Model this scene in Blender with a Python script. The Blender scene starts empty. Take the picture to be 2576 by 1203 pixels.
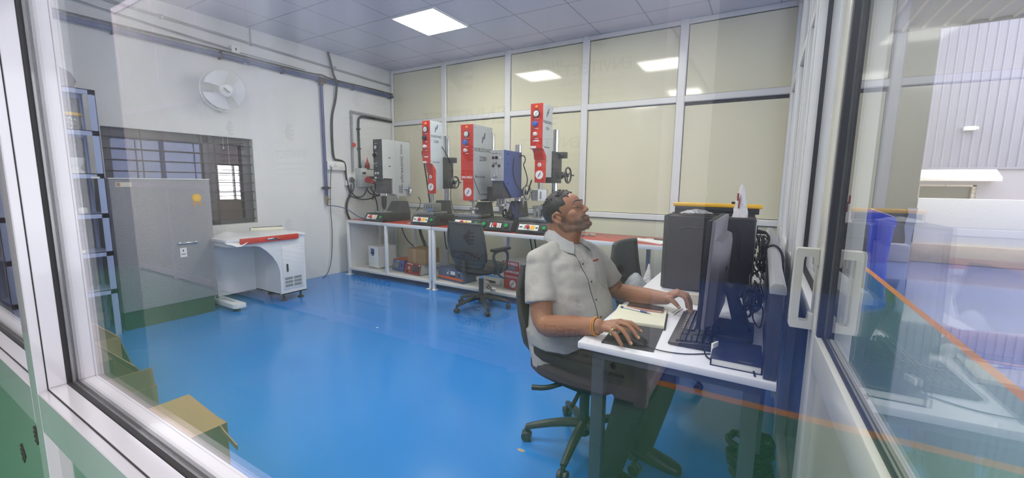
import bpy, bmesh, math, random
from mathutils import Vector, Matrix, Euler
random.seed(7)
SC = bpy.context.scene
COL = SC.collection
PI = math.pi

# ---------------------------------------------------------------- materials
def lin(c):
    return tuple(((v/12.92) if v <= .04045 else ((v+.055)/1.055)**2.4) for v in c)
def rgb(r, g, b):
    return lin((r/255, g/255, b/255))
MATS = {}
def M(name, col, rough=.5, metal=0., spec=.5, noise=None, bump=None, coat=0., alpha=None, emit=None, trans=0.):
    """procedural principled material; noise=(scale, amount) colour mottling, bump=(scale, strength)"""
    if name in MATS: return MATS[name]
    m = bpy.data.materials.new(name); m.use_nodes = True
    nt = m.node_tree; b = nt.nodes['Principled BSDF']
    c = rgb(*col)
    b.inputs['Base Color'].default_value = (*c, 1)
    b.inputs['Roughness'].default_value = rough
    b.inputs['Metallic'].default_value = metal
    b.inputs['Specular IOR Level'].default_value = spec
    if coat: b.inputs['Coat Weight'].default_value = coat; b.inputs['Coat Roughness'].default_value = .05
    if trans: b.inputs['Transmission Weight'].default_value = trans
    if alpha is not None: b.inputs['Alpha'].default_value = alpha
    if emit:
        b.inputs['Emission Color'].default_value = (*rgb(*emit[0]), 1)
        b.inputs['Emission Strength'].default_value = emit[1]
    tc = nt.nodes.new('ShaderNodeTexCoord')
    sc, am = noise or (12., .05)
    n = nt.nodes.new('ShaderNodeTexNoise'); n.inputs['Scale'].default_value = sc; n.inputs['Detail'].default_value = 5
    nt.links.new(tc.outputs['Object'], n.inputs['Vector'])
    mx = nt.nodes.new('ShaderNodeMix'); mx.data_type = 'RGBA'
    mx.inputs['A'].default_value = (*[v*(1-am) for v in c], 1)
    mx.inputs['B'].default_value = (*[min(1, v*(1+am)) for v in c], 1)
    nt.links.new(n.outputs['Fac'], mx.inputs['Factor'])
    nt.links.new(mx.outputs['Result'], b.inputs['Base Color'])
    if bump:
        n2 = nt.nodes.new('ShaderNodeTexNoise'); n2.inputs['Scale'].default_value = bump[0]; n2.inputs['Detail'].default_value = 6
        nt.links.new(tc.outputs['Object'], n2.inputs['Vector'])
        bp = nt.nodes.new('ShaderNodeBump'); bp.inputs['Strength'].default_value = bump[1]; bp.inputs['Distance'].default_value = .01
        nt.links.new(n2.outputs['Fac'], bp.inputs['Height']); nt.links.new(bp.outputs['Normal'], b.inputs['Normal'])
    MATS[name] = m
    return m

def glass_mat(name, tint=(1, 1, 1), base=.04, dust=0., dust_scale=(60, 60, .8), gain=1.):
    """clear pane: reflection rises with the angle (Schlick), the rest passes; optional dust film with streaks"""
    if name in MATS: return MATS[name]
    m = bpy.data.materials.new(name); m.use_nodes = True
    nt = m.node_tree; nt.nodes.clear()
    N, L = nt.nodes.new, nt.links.new
    out = N('ShaderNodeOutputMaterial')
    tr = N('ShaderNodeBsdfTransparent'); tr.inputs['Color'].default_value = (*tint, 1)
    gl = N('ShaderNodeBsdfGlossy'); gl.inputs['Roughness'].default_value = .0; gl.inputs['Color'].default_value = (gain, gain, gain, 1)
    lw = N('ShaderNodeLayerWeight'); lw.inputs['Blend'].default_value = .5
    p = N('ShaderNodeMath'); p.operation = 'POWER'; p.inputs[1].default_value = 5
    L(lw.outputs['Facing'], p.inputs[0])
    q = N('ShaderNodeMath'); q.operation = 'MULTIPLY_ADD'; q.inputs[1].default_value = 1-base; q.inputs[2].default_value = base
    L(p.outputs[0], q.inputs[0])
    mx = N('ShaderNodeMixShader'); L(q.outputs[0], mx.inputs['Fac']); L(tr.outputs[0], mx.inputs[1]); L(gl.outputs[0], mx.inputs[2])
    last = mx
    if dust:
        tc = N('ShaderNodeTexCoord'); mp = N('ShaderNodeMapping'); mp.inputs['Scale'].default_value = dust_scale
        L(tc.outputs['Object'], mp.inputs['Vector'])
        n = N('ShaderNodeTexNoise'); n.inputs['Scale'].default_value = 1.; n.inputs['Detail'].default_value = 4
        L(mp.outputs['Vector'], n.inputs['Vector'])
        n2 = N('ShaderNodeTexNoise'); n2.inputs['Scale'].default_value = 2.2; n2.inputs['Detail'].default_value = 3
        L(tc.outputs['Object'], n2.inputs['Vector'])
        mm = N('ShaderNodeMath'); mm.operation = 'MULTIPLY'; L(n.outputs['Fac'], mm.inputs[0]); L(n2.outputs['Fac'], mm.inputs[1])
        mr = N('ShaderNodeMapRange'); mr.inputs['From Min'].default_value = .2; mr.inputs['From Max'].default_value = .42
        mr.inputs['To Min'].default_value = dust*.12; mr.inputs['To Max'].default_value = dust
        L(mm.outputs[0], mr.inputs['Value'])
        # the film lies thick at the top of the pane, thin at hand height
        sp = N('ShaderNodeSeparateXYZ'); L(tc.outputs['Object'], sp.inputs[0])
        mz = N('ShaderNodeMapRange'); mz.inputs['From Min'].default_value = 1.3; mz.inputs['From Max'].default_value = 1.5
        mz.inputs['To Min'].default_value = .07; mz.inputs['To Max'].default_value = 1.
        L(sp.outputs['Z'], mz.inputs['Value'])
        mq = N('ShaderNodeMath'); mq.operation = 'MULTIPLY'; L(mr.outputs[0], mq.inputs[0]); L(mz.outputs[0], mq.inputs[1])
        tl = N('ShaderNodeBsdfTranslucent'); tl.inputs['Color'].default_value = (.82, .83, .9, 1)
        df = N('ShaderNodeBsdfDiffuse'); df.inputs['Color'].default_value = (.82, .83, .9, 1)
        m3 = N('ShaderNodeMixShader'); m3.inputs['Fac'].default_value = .5; L(tl.outputs[0], m3.inputs[1]); L(df.outputs[0], m3.inputs[2])
        m4 = N('ShaderNodeMixShader'); L(mq.outputs[0], m4.inputs['Fac']); L(mx.outputs[0], m4.inputs[1]); L(m3.outputs[0], m4.inputs[2])
        last = m4
    L(last.outputs[0], out.inputs['Surface'])
    MATS[name] = m
    return m

# ---------------------------------------------------------------- mesh builder
class MB:
    def __init__(s, xf=None):
        s.bm = bmesh.new(); s.xf = xf or Matrix.Identity(4); s.mi = 0
    def _add(s, vs, fs, bev=0, seg=2):
        v = [s.bm.verts.new(s.xf @ Vector(p)) for p in vs]
        out = []
        for f in fs:
            try:
                fa = s.bm.faces.new([v[i] for i in f]); fa.material_index = s.mi; out.append(fa)
            except ValueError: pass
        if bev:
            es = {e for f in out for e in f.edges}
            r = bmesh.ops.bevel(s.bm, geom=list(es), offset=bev, segments=seg, affect='EDGES', profile=.5, clamp_overlap=True)
            for f in r['faces']: f.material_index = s.mi
        return out
    def b6(s, x0, x1, y0, y1, z0, z1, bev=0, seg=2):
        vs = [(x, y, z) for z in (z0, z1) for y in (y0, y1) for x in (x0, x1)]
        fs = [(0, 2, 3, 1), (4, 5, 7, 6), (0, 1, 5, 4), (2, 6, 7, 3), (0, 4, 6, 2), (1, 3, 7, 5)]
        return s._add(vs, fs, bev, seg)
    def box(s, c, d, rot=None, bev=0, seg=2):
        R = rot if rot is not None else Matrix.Identity(3)
        vs = [Vector(c) + R @ Vector((sx*d[0]/2, sy*d[1]/2, sz*d[2]/2)) for sz in (-1, 1) for sy in (-1, 1) for sx in (-1, 1)]
        fs = [(0, 2, 3, 1), (4, 5, 7, 6), (0, 1, 5, 4), (2, 6, 7, 3), (0, 4, 6, 2), (1, 3, 7, 5)]
        return s._add(vs, fs, bev, seg)
    def prism(s, poly, ax, a0, a1, bev=0, seg=2):
        def P(u, v, a):
            return {'X': (a, u, v), 'Y': (u, a, v), 'Z': (u, v, a)}[ax]
        n = len(poly)
        vs = [P(u, v, a0) for u, v in poly] + [P(u, v, a1) for u, v in poly]
        fs = [tuple(range(n))[::-1], tuple(range(n, 2*n))] + [(i, (i+1) % n, n+(i+1) % n, n+i) for i in range(n)]
        fa = s._add(vs, fs, bev, seg)
        return fa
    def loft(s, rings, cap=True, close=False):
        n = len(rings[0]); vs = [p for r in rings for p in r]
        fs = []
        m = len(rings)
        for k in range(m if close else m-1):
            a, b = k*n, ((k+1) % m)*n
            for i in range(n):
                fs.append((a+i, a+(i+1) % n, b+(i+1) % n, b+i))
        if cap and not close:
            fs.append(tuple(range(n))[::-1]); fs.append(tuple(range((m-1)*n, m*n)))
        return s._add(vs, fs)
    @staticmethod
    def ring(c, u, v, ru, rv, n=16, pw=1.):
        out = []
        for i in range(n):
            a = 2*PI*i/n; ca, sa = math.cos(a), math.sin(a)
            if pw != 1.:
                ca = math.copysign(abs(ca)**pw, ca); sa = math.copysign(abs(sa)**pw, sa)
            out.append(Vector(c) + Vector(u)*(ru*ca) + Vector(v)*(rv*sa))
        return out
    def cyl(s, p0, p1, r0, r1=None, n=20, bev=0):
        p0, p1 = Vector(p0), Vector(p1); r1 = r0 if r1 is None else r1
        d = (p1-p0).normalized(); u = d.orthogonal().normalized(); v = d.cross(u)
        if bev:
            b = min(bev, r0*.6, r1*.6)
            rs = [s.ring(p0, u, v, r0-b, r0-b, n), s.ring(p0+d*b, u, v, r0, r0, n), s.ring(p1-d*b, u, v, r1, r1, n), s.ring(p1, u, v, r1-b, r1-b, n)]
        else:
            rs = [s.ring(p0, u, v, r0, r0, n), s.ring(p1, u, v, r1, r1, n)]
        return s.loft(rs)
    def tube(s, pts, r, n=8, close=False, smooth=0):
        P = [Vector(p) for p in pts]
        for _ in range(smooth):
            Q = [P[0]] if not close else []
            rng = range(len(P)-1) if not close else range(len(P))
            for i in rng:
                a, b = P[i], P[(i+1) % len(P)]
                Q += [a*.75+b*.25, a*.25+b*.75]
            if not close: Q.append(P[-1])
            P = Q
        R = r if isinstance(r, (list, tuple)) else None
        rings = []; u = None; m = len(P)
        for i, p in enumerate(P):
            if close: t = P[(i+1) % m]-P[i-1]
            else: t = P[min(i+1, m-1)]-P[max(i-1, 0)]
            if t.length < 1e-9: t = Vector((0, 0, 1))
            t.normalize()
            if u is None: u = t.orthogonal().normalized()
            else:
                u = u-t*u.dot(t)
                u = u.normalized() if u.length > 1e-6 else t.orthogonal().normalized()
            rr = (R[0]+(R[-1]-R[0])*i/(m-1)) if R else r
            rings.append(s.ring(p, u, t.cross(u), rr, rr, n))
        return s.loft(rings, cap=not close, close=close)
    def lathe(s, prof, c=(0, 0, 0), ax=(0, 0, 1), n=24):
        ax = Vector(ax).normalized(); u = ax.orthogonal().normalized(); v = ax.cross(u); c = Vector(c)
        return s.loft([s.ring(c+ax*z, u, v, max(r, 1e-4), max(r, 1e-4), n) for r, z in prof])
    def ell(s, c, r, rot=None, n=16, m=10):
        R = rot if rot is not None else Matrix.Identity(3); c = Vector(c)
        rings = []
        for k in range(m+1):
            t = -PI/2+PI*k/m; ct = max(math.cos(t), 1e-3)
            rings.append([c+R @ Vector((r[0]*ct*math.cos(2*PI*i/n), r[1]*ct*math.sin(2*PI*i/n), r[2]*math.sin(t))) for i in range(n)])
        return s.loft(rings)
    def cap(s, p0, p1, r0, r1=None, n=12):
        """capsule with rounded ends, may taper"""
        r1 = r0 if r1 is None else r1
        p0, p1 = Vector(p0), Vector(p1); d = p1-p0
        d = d.normalized() if d.length > 1e-9 else Vector((0, 0, 1))
        u = d.orthogonal().normalized(); v = d.cross(u); rs = []
        for k in range(5):
            t = -PI/2+PI/2*k/4; rr = max(r0*math.cos(t), 1e-4); rs.append(s.ring(p0+d*(r0*math.sin(t)), u, v, rr, rr, n))
        for k in range(5):
            t = PI/2*k/4; rr = max(r1*math.cos(t), 1e-4); rs.append(s.ring(p1+d*(r1*math.sin(t)), u, v, rr, rr, n))
        return s.loft(rs)
    def sheet(s, P, th=.001, nrm=None):
        """grid of points P[i][j] given a thickness"""
        a, b = len(P), len(P[0]); N = Vector(nrm or (0, 0, 1))*th
        vs = [Vector(p) for r in P for p in r] + [Vector(p)+N for r in P for p in r]
        o = a*b; fs = []
        for i in range(a-1):
            for j in range(b-1):
                q = (i*b+j, i*b+j+1, (i+1)*b+j+1, (i+1)*b+j); fs.append(q[::-1]); fs.append(tuple(o+k for k in q))
        edge = [(0, j) for j in range(b)]+[(i, b-1) for i in range(1, a)]+[(a-1, j) for j in range(b-2, -1, -1)]+[(i, 0) for i in range(a-2, 0, -1)]
        for k in range(len(edge)):
            i0, i1 = edge[k][0]*b+edge[k][1], edge[(k+1) % len(edge)][0]*b+edge[(k+1) % len(edge)][1]
            fs.append((i0, i1, o+i1, o+i0))
        return s._add(vs, fs)
    def build(s, name, mats, parent=None, ang=35, **kw):
        bmesh.ops.recalc_face_normals(s.bm, faces=s.bm.faces[:])
        me = bpy.data.meshes.new(name); s.bm.to_mesh(me); s.bm.free()
        for m in (mats if isinstance(mats, (list, tuple)) else [mats]): me.materials.append(m)
        me.polygons.foreach_set('use_smooth', [True]*len(me.polygons))
        me.set_sharp_from_angle(angle=math.radians(ang))
        o = bpy.data.objects.new(name, me); COL.objects.link(o)
        if parent: o.parent = parent
        for k, v in kw.items(): o[k] = v
        return o

def thing(name, label, cat, loc=(0, 0, 0), rotz=0., group=None):
    o = bpy.data.objects.new(name, None); COL.objects.link(o)
    o.empty_display_size = .05
    o.location = loc; o.rotation_euler = (0, 0, rotz)
    o['label'] = label; o['category'] = cat
    if group: o['group'] = group
    return o
def tag(o, label, cat, group=None, loc=None, rotz=None):
    o['label'] = label; o['category'] = cat
    if group: o['group'] = group
    if loc is not None: o.location = loc
    if rotz is not None: o.rotation_euler = (0, 0, rotz)
    return o
def struct(o):
    o['kind'] = 'structure'; return o
def dup(root, loc, rotz, label, group=None):
    r = root.copy(); COL.objects.link(r); r.location = loc; r.rotation_euler = (0, 0, rotz); r['label'] = label
    if group: r['group'] = group
    for ch in list(root.children):
        c = ch.copy(); COL.objects.link(c); c.parent = r
        for g in list(ch.children):
            d = g.copy(); COL.objects.link(d); d.parent = c
    return r
def rot3(ax, deg):
    return Matrix.Rotation(math.radians(deg), 3, ax)

def text(s, mat, o, u, v, size, parent=None, name='lettering', align='CENTER', width=None, ext=.0004, shear=0., bold=0., **kw):
    """flat raised lettering: origin o, reading direction u, up v"""
    c = bpy.data.curves.new(name, 'FONT'); c.body = s; c.size = size; c.align_x = align; c.align_y = 'CENTER'
    c.extrude = ext; c.shear = shear; c.offset = bold; c.resolution_u = 3
    t = bpy.data.objects.new(name, c); COL.objects.link(t)
    dg = bpy.context.evaluated_depsgraph_get(); dg.update()
    me = bpy.data.meshes.new_from_object(t.evaluated_get(dg))
    bpy.data.objects.remove(t); bpy.data.curves.remove(c)
    u, v, o = Vector(u).normalized(), Vector(v).normalized(), Vector(o); w = u.cross(v)
    k = 1.
    if width:
        xs = [p.co.x for p in me.vertices]; k = width/max(1e-6, max(xs)-min(xs))
    for p in me.vertices: p.co = o+u*(p.co.x*k)+v*p.co.y+w*(p.co.z+ext)
    me.materials.clear(); me.materials.append(mat); me.name = name
    ob = bpy.data.objects.new(name, me); COL.objects.link(ob)
    if parent: ob.parent = parent
    for kk, vv in kw.items(): ob[kk] = vv
    return ob

# ---------------------------------------------------------------- palette
white_wall = M('rough white plaster', (226, 226, 222), .85, noise=(3, .05), bump=(38, .55))
grey_wall = M('rough grey coat', (150, 150, 152), .8, noise=(30, .07), bump=(60, .8))
alu = M('ivory coated aluminium', (196, 196, 192), .25, noise=(4, .02))
alu_w = M('white coated aluminium', (226, 226, 224), .3, noise=(4, .02))
gasket = M('black rubber gasket', (24, 25, 30), .55)
cream = M('cream composite panel', (222, 218, 190), .07, noise=(2, .02), spec=.42)
steel_w = M('white painted steel', (232, 234, 234), .4, noise=(9, .03))
red_top = M('red laminate', (176, 62, 48), .3, noise=(6, .06))
m_red = M('red powder coat', (205, 48, 34), .38, noise=(6, .04))
m_grey = M('light grey sheet metal', (186, 191, 190), .42, noise=(6, .03))
m_dgrey = M('dark grey sheet metal', (72, 73, 74), .45, noise=(8, .06))
m_black = M('black plastic', (26, 26, 28), .45)
m_dark = M('charcoal plastic', (48, 49, 50), .5, noise=(10, .06))
chrome = M('polished chrome', (220, 222, 226), .12, 1.)
steel = M('brushed steel', (176, 178, 178), .35, .85, noise=(20, .08))
m_white = M('white plastic', (232, 232, 228), .35)
m_blue = M('blue powder coat', (66, 88, 150), .42, noise=(6, .05))
m_yel = M('yellow print', (240, 190, 40), .4)
m_green = M('green plastic button', (40, 150, 80), .35)
m_redb = M('red plastic button', (200, 40, 36), .35)
m_orange = M('orange lens', (250, 150, 50), .3)
m_knobblue = M('blue knob', (50, 105, 190), .35)
m_card = M('brown cardboard', (160, 128, 88), .85, noise=(14, .08))
m_paper = M('white paper', (236, 236, 230), .8)
m_ink = M('black ink', (20, 20, 22), .6)
m_navy = M('navy ink', (34, 30, 78), .5)
m_wink = M('white print', (240, 240, 240), .5)
m_cable = M('black cable', (20, 20, 21), .5)
m_bluepipe = M('blue air pipe', (46, 70, 122), .35, noise=(10, .06))
m_conduit = M('grey conduit', (150, 150, 150), .5, noise=(14, .06))
# ---------------------------------------------------------------- camera
def make_camera():
    yaw, pit, rol = [math.radians(a) for a in (30.746, 7.670, .664)]
    f = Vector((-math.sin(yaw)*math.cos(pit), math.cos(yaw)*math.cos(pit), -math.sin(pit)))
    r = Vector((math.cos(yaw), math.sin(yaw), 0)); u = r.cross(f)
    r2 = r*math.cos(rol)+u*math.sin(rol); u2 = u*math.cos(rol)-r*math.sin(rol)
    cd = bpy.data.cameras.new('camera'); cd.sensor_width = 36; cd.sensor_fit = 'HORIZONTAL'
    cd.lens = 36*1052.3/2576; cd.clip_start = .01; cd.clip_end = 200
    co = bpy.data.objects.new('camera', cd); COL.objects.link(co)
    m = Matrix((r2, u2, -f)).transposed().to_4x4(); m.translation = (0, 0, 1.35)
    co.matrix_world = m; SC.camera = co
make_camera()

# ---------------------------------------------------------------- floor
floor_blue = M('blue epoxy floor', (52, 129, 206), .16, noise=(2.2, .06), bump=(5, .035), spec=.5)
out_green = M('green epoxy floor', (84, 156, 120), .06, noise=(2, .06), coat=1.)
out_blue = M('blue epoxy yard floor', (80, 116, 196), .05, noise=(2, .05), coat=1.)
orange = M('orange line paint', (244, 160, 60), .3)
earth = M('pale concrete ground', (214, 200, 184), .85, noise=(6, .1), bump=(30, .4))
b = MB(); b.b6(-5.32, .2, .18, 5.03, -.06, 0); struct(b.build('floor', floor_blue))
b = MB()
xs = [-12, -5.6, .2, 1.53, 1.61, 14]; ys = [-10, -2.44, -2.36, .18, 5.03, 10.35]
for i in range(5):
    for j in range(5):
        xa, xb, ya, yb = xs[i], xs[i+1], ys[j], ys[j+1]
        if j in (3, 4) and i < 2: continue
        if i < 3 and j > 1: b.mi = 0
        elif (i == 3 and j > 1) or (j == 1 and i < 4): b.mi = 1
        else: b.mi = 2
        b.b6(xa, xb, ya, yb, -.06, 0)
b.mi = 3; b.b6(-12, 14, 10.35, 16, -.06, -.002)
struct(b.build('floor_outside', [out_green, orange, out_blue, earth]))
# chips in the coating
b = MB(); b.ell((-.955, 1.72, .001), (.022, .012, .0016)); tag(b.build('floor_chip', M('bare grey screed', (170, 160, 140), .9)), 'small chipped bare spot in the blue floor left of the near chair caster', 'floor chip')
b = MB(); b.ell((-2.98, 2.58, .001), (.014, .007, .0015)); tag(b.build('paper_scrap', m_paper), 'tiny white paper scrap lying on the open blue floor', 'paper scrap')

# ---------------------------------------------------------------- ceiling
def ceiling_mat():
    m = M('grey lilac ceiling tile', (206, 206, 222), .7, noise=(40, .04)); nt = m.node_tree
    bsdf = nt.nodes['Principled BSDF']; src = bsdf.inputs['Base Color'].links[0].from_socket
    tc = nt.nodes.new('ShaderNodeTexCoord'); br = nt.nodes.new('ShaderNodeTexBrick')
    br.offset = 0; br.inputs['Scale'].default_value = 1; br.inputs['Brick Width'].default_value = .6; br.inputs['Row Height'].default_value = .6
    br.inputs['Mortar Size'].default_value = .006; br.inputs['Mortar'].default_value = (.3, .3, .36, 1)
    mp = nt.nodes.new('ShaderNodeMapping'); mp.inputs['Location'].default_value = (-.01, .18, 0)
    nt.links.new(tc.outputs['Object'], mp.inputs[0]); nt.links.new(mp.outputs[0], br.inputs['Vector'])
    nt.links.new(src, br.inputs['Color1']); nt.links.new(src, br.inputs['Color2'])
    nt.links.new(br.outputs['Color'], bsdf.inputs['Base Color'])
    return m
b = MB(); b.b6(-5.3, .24, .18, 5.03, 3.1, 3.2); struct(b.build('ceiling', ceiling_mat()))
led = M('lit diffuser', (255, 255, 255), .5, emit=((255, 253, 246), 30.))
panels = [(-3.29, 3.72, 'square lit ceiling panel nearest the left wall and back corner'), (-1.42, 3.45, 'square lit ceiling panel above the man'),
          (-1.42, 1.32, 'square lit ceiling panel above the near desk'), (-2.45, .52, 'added square lit ceiling panel, out of view above the cartons to light the left side')]  # last panel is an unseen extra that keeps the left side lit
for k, (x, y, lab) in enumerate(panels):
    if k == 0:
        lamp0 = thing('ceiling_light', lab, 'ceiling light', (x, y, 3.1), 0, 'square ceiling lights')
        b = MB(); b.b6(-.285, .285, -.285, .285, -.016, -.004); b.build('diffuser', led, lamp0)
        b = MB()
        for q in ((-.3, .3, -.3, -.285), (-.3, .3, .285, .3), (-.3, -.285, -.285, .285), (.285, .3, -.285, .285)): b.b6(*q, -.02, 0)
        b.build('frame', alu_w, lamp0)
    else: dup(lamp0, (x, y, 3.1), 0, lab)

# ---------------------------------------------------------------- left wall with its barred window
XL = -5.3
b = MB()
b.b6(-5.5, XL, .0, 1.45, -.05, 3.2); b.b6(-5.5, XL, 2.80, 5.1, -.05, 3.2)
b.b6(-5.5, XL, 1.45, 2.80, -.05, .83); b.b6(-5.5, XL, 1.45, 2.80, 1.83, 3.2)
struct(b.build('wall_left', white_wall))
w = thing('window_1', 'dark framed barred window in the left wall', 'window', (0, 0, 0)); del w['label']; del w['category']; struct(w)
fr = M('dark grey window frame', (92, 90, 94), .5, noise=(8, .05))
b = MB()
for q in ((1.45, 1.53, .83, 1.83), (2.70, 2.80, .83, 1.83), (2.30, 2.365, .83, 1.83), (1.53, 2.70, 1.745, 1.83), (1.53, 2.70, .83, .88)):
    b.b6(-5.45, -5.37, q[0], q[1], q[2], q[3], .004)
b.build('frame', fr, w)
b = MB(); b.b6(-5.415, -5.409, 1.53, 2.30, .88, 1.745); b.build('pane', glass_mat('blue tinted pane', (.36, .5, .85), .05), w)
b = MB()
for k in range(9):
    z = .885+k*.107; b.tube([(-5.335, 1.40, z), (-5.335, 2.84, z)], .0055, 8)
for y in (1.75, 2.26, 2.40): b.tube([(-5.335, y, .80), (-5.335, y, 1.86)], .006, 8)
b.build('grille', M('dark painted steel bar', (66, 64, 66), .5), w)
# the room beyond that window
beyond = M('mauve grey painted wall', (176, 168, 174), .8, noise=(3, .04))
b = MB(); b.b6(-7.7, -7.5, -.5, 3.40, -.05, 3.2); b.b6(-7.7, -7.5, 3.80, 6.5, -.05, 3.2); b.b6(-7.7, -7.5, 3.40, 3.80, -.05, .92); b.b6(-7.7, -7.5, 3.40, 3.80, 1.60, 3.2)
b.b6(-7.7, -5.5, -.6, -.5, -.05, 3.2); b.b6(-7.7, -5.5, 6.5, 6.6, -.05, 3.2)
struct(b.build('wall_far_room', beyond))
b = MB(); b.b6(-7.5, -5.5, -.5, 6.5, -.06, 0); struct(b.build('floor_far_room', M('grey tile floor', (150, 146, 142), .5)))
b = MB(); b.b6(-7.7, -5.5, -.6, 6.6, 3.2, 3.26); struct(b.build('ceiling_far_room', beyond))
w2 = thing('window_2', '', '', (0, 0, 0)); del w2['label']; del w2['category']; struct(w2)
b = MB()
for q in ((3.40, 3.425, .92, 1.60), (3.775, 3.80, .92, 1.60), (3.425, 3.775, 1.575, 1.60), (3.425, 3.775, .92, .945), (3.66, 3.675, .945, 1.575)): b.b6(-7.62, -7.56, q[0], q[1], q[2], q[3])
for k in range(7): b.b6(-7.59, -7.58, 3.425, 3.775, .99+k*.085, 1.0+k*.085)
b.build('frame', fr, w2)
t = thing('armchair', 'beige padded chair seen through the barred window', 'chair', (-6.55, 2.85, 0))
ac = M('beige upholstery', (176, 158, 146), .8, noise=(20, .05))
b = MB(); b.b6(-.3, .3, -.26, .26, .28, .46, .04, 3); b.build('seat', ac, t)
b = MB(); b.b6(.2, .34, -.3, .28, .3, 1.08, .05, 3); b.build('backrest', ac, t)
for sx in (-.25, .25):
    for sy in (-.24, .24):
        b = MB(); b.cyl((sx, sy, 0), (sx, sy, .3), .025); b.build('leg', m_dark, t)
b = MB(); b.b6(-.26, .3, .26, .33, .5, .62, .03, 3); b.b6(-.26, -.2, .27, .32, .0, .5, .01); b.build('armrest', ac, t)
led2 = thing('ceiling_light', 'round lamp on the ceiling of the room beyond the barred window', 'ceiling light', (-6.5, 3.0, 3.2))
b = MB(); b.lathe([(0, -.05), (.14, -.05), (.17, -.02), (.17, 0), (0, 0)]); b.build('diffuser', M('soft lit diffuser', (255, 255, 255), .5, emit=((255, 250, 250), 7.)), led2)

# ---------------------------------------------------------------- back partition of cream panels in white frames
YB = 5.03
MX = [(-5.30, -5.245), (-4.23, -4.145), (-3.12, -3.035), (-2.01, -1.925), (-.898, -.813), (.155, .24)]
RZ = [(0, .08), (.935, 1.002), (2.24, 2.31), (3.05, 3.1)]
b = MB(); b.b6(-5.3, .24, YB, YB+.06, 0, 3.1)
b.mi = 1
for i in range(5):
    for j in range(3):
        x0, x1 = MX[i][1]+.007, MX[i+1][0]-.007; z0, z1 = RZ[j][1]+.006, RZ[j+1][0]-(.036 if (j == 1 and i == 4) else .009)
        b.b6(x0, x1, YB-.004, YB, z0, z1)
struct(b.build('wall_back', [gasket, cream]))
b = MB()
for x0, x1 in MX: b.prism([(x0, YB), (x0, YB-.026), (x0+.008, YB-.034), (x1-.008, YB-.034), (x1, YB-.026), (x1, YB)], 'Z', 0, 3.1)
for z0, z1 in RZ:
    for i in range(5):
        x0, x1 = MX[i][1], MX[i+1][0]
        b.prism([(YB, z0), (YB-.024, z0), (YB-.032, z0+.008), (YB-.032, z1-.008), (YB-.024, z1), (YB, z1)], 'X', x0, x1)
struct(b.build('trim_1', alu_w))

# ---------------------------------------------------------------- right partition: posts, rails, glass above, dark panels below
XR = .2
PY = [(4.93, 5.0), (3.92, 3.98), (3.02, 3.10), (2.46, 2.56)]
dkpanel = M('dark grey composite panel', (58, 60, 68), .18, noise=(3, .04))
b = MB()
for y0, y1 in PY:
    b.b6(XR-.045, XR+.045, y0, y1, 0, 3.1, .006); b.b6(XR-.052, XR-.045, y0+.015, y1-.015, 0, 3.1, .002)
b.b6(XR-.045, XR+.045, 1.43, 1.50, 2.31, 3.1, .006)
seg = [(1.50, 2.46), (2.56, 3.02), (3.10, 3.92), (3.98, 4.93)]
for y0, y1 in seg:
    for z0, z1 in ((0, .07), (.885, .955), (2.24, 2.31), (3.04, 3.1)): b.b6(XR-.04, XR+.04, y0, y1, z0, z1, .005)
b.b6(XR-.04, XR+.04, .26, 1.5, 2.24, 2.31, .005)
b.b6(XR-.045, XR+.045, 1.452, 1.50, 0, 2.24, .005)
struct(b.build('trim_2', alu_w))
b = MB()
for y0, y1 in seg:
    for z0, z1 in ((.955, 2.24), (2.31, 3.04)):
        for a, c in ((y0, y0+.012), (y1-.012, y1)): b.b6(XR-.012, XR+.012, a, c, z0, z1)
        b.b6(XR-.012, XR+.012, y0, y1, z0, z0+.012); b.b6(XR-.012, XR+.012, y0, y1, z1-.012, z1)
struct(b.build('trim_3', gasket))
clear = glass_mat('clear pane', (.97, .985, .98), .04)
b = MB()
for y0, y1 in seg: b.b6(XR-.003, XR+.003, y0+.012, y1-.012, .967, 2.228)
struct(b.build('window_3', clear))
b = MB()
for y0, y1 in seg: b.b6(XR-.003, XR+.003, y0+.012, y1-.012, 2.322, 3.028)
b.b6(XR-.003, XR+.003, .27, 1.43, 2.322, 3.028)
struct(b.build('window_4', clear))
b = MB()
for y0, y1 in seg: b.b6(XR-.006, XR+.006, y0, y1, .07, .885)
struct(b.build('wall_right', dkpanel))

# glazed door, a little ajar
dA, dB = Vector((.2065, .262, 0)), Vector((.1655, 1.448, 0))
ux = (dB-dA).normalized(); uy = Vector((-ux.y, ux.x, 0))       # uy points into the room (-X)
DX = Matrix((ux, uy, Vector((0, 0, 1)))).transposed().to_4x4(); DX.translation = dA
DL = (dB-dA).length
d = thing('door_1', '', '', (0, 0, 0)); del d['label']; del d['category']; struct(d)
alu_d = M('ivory door frame', (208, 206, 194), .25, noise=(4, .02))
b = MB(DX)
b.b6(DL-.105, DL, -.022, .022, .01, 2.22, .003); b.b6(0, .10, -.022, .022, .01, 2.22, .003)
b.b6(.10, DL-.105, -.022, .022, .868, .955, .003); b.b6(.10, DL-.105, -.022, .022, .01, .10, .003); b.b6(.10, DL-.105, -.022, .022, 2.13, 2.22, .003)
b.build('frame', alu_d, d)
b = MB(DX)
for s in (-1, 1):
    y0, y1 = sorted((s*.004, s*.018))
    b.b6(DL-.125, DL-.105, y0, y1, .955, 2.13); b.b6(.10, .12, y0, y1, .955, 2.13)
    y0, y1 = sorted((s*.004, s*.009)); b.b6(.12, DL-.125, y0, y1, .955, .962); b.b6(.12, DL-.125, y0, y1, 2.123, 2.13)
b.build('gasket', gasket, d)
b = MB(DX); b.b6(.104, DL-.109, -.003, .003, .958, 2.126); b.build('pane', clear, d)
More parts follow.
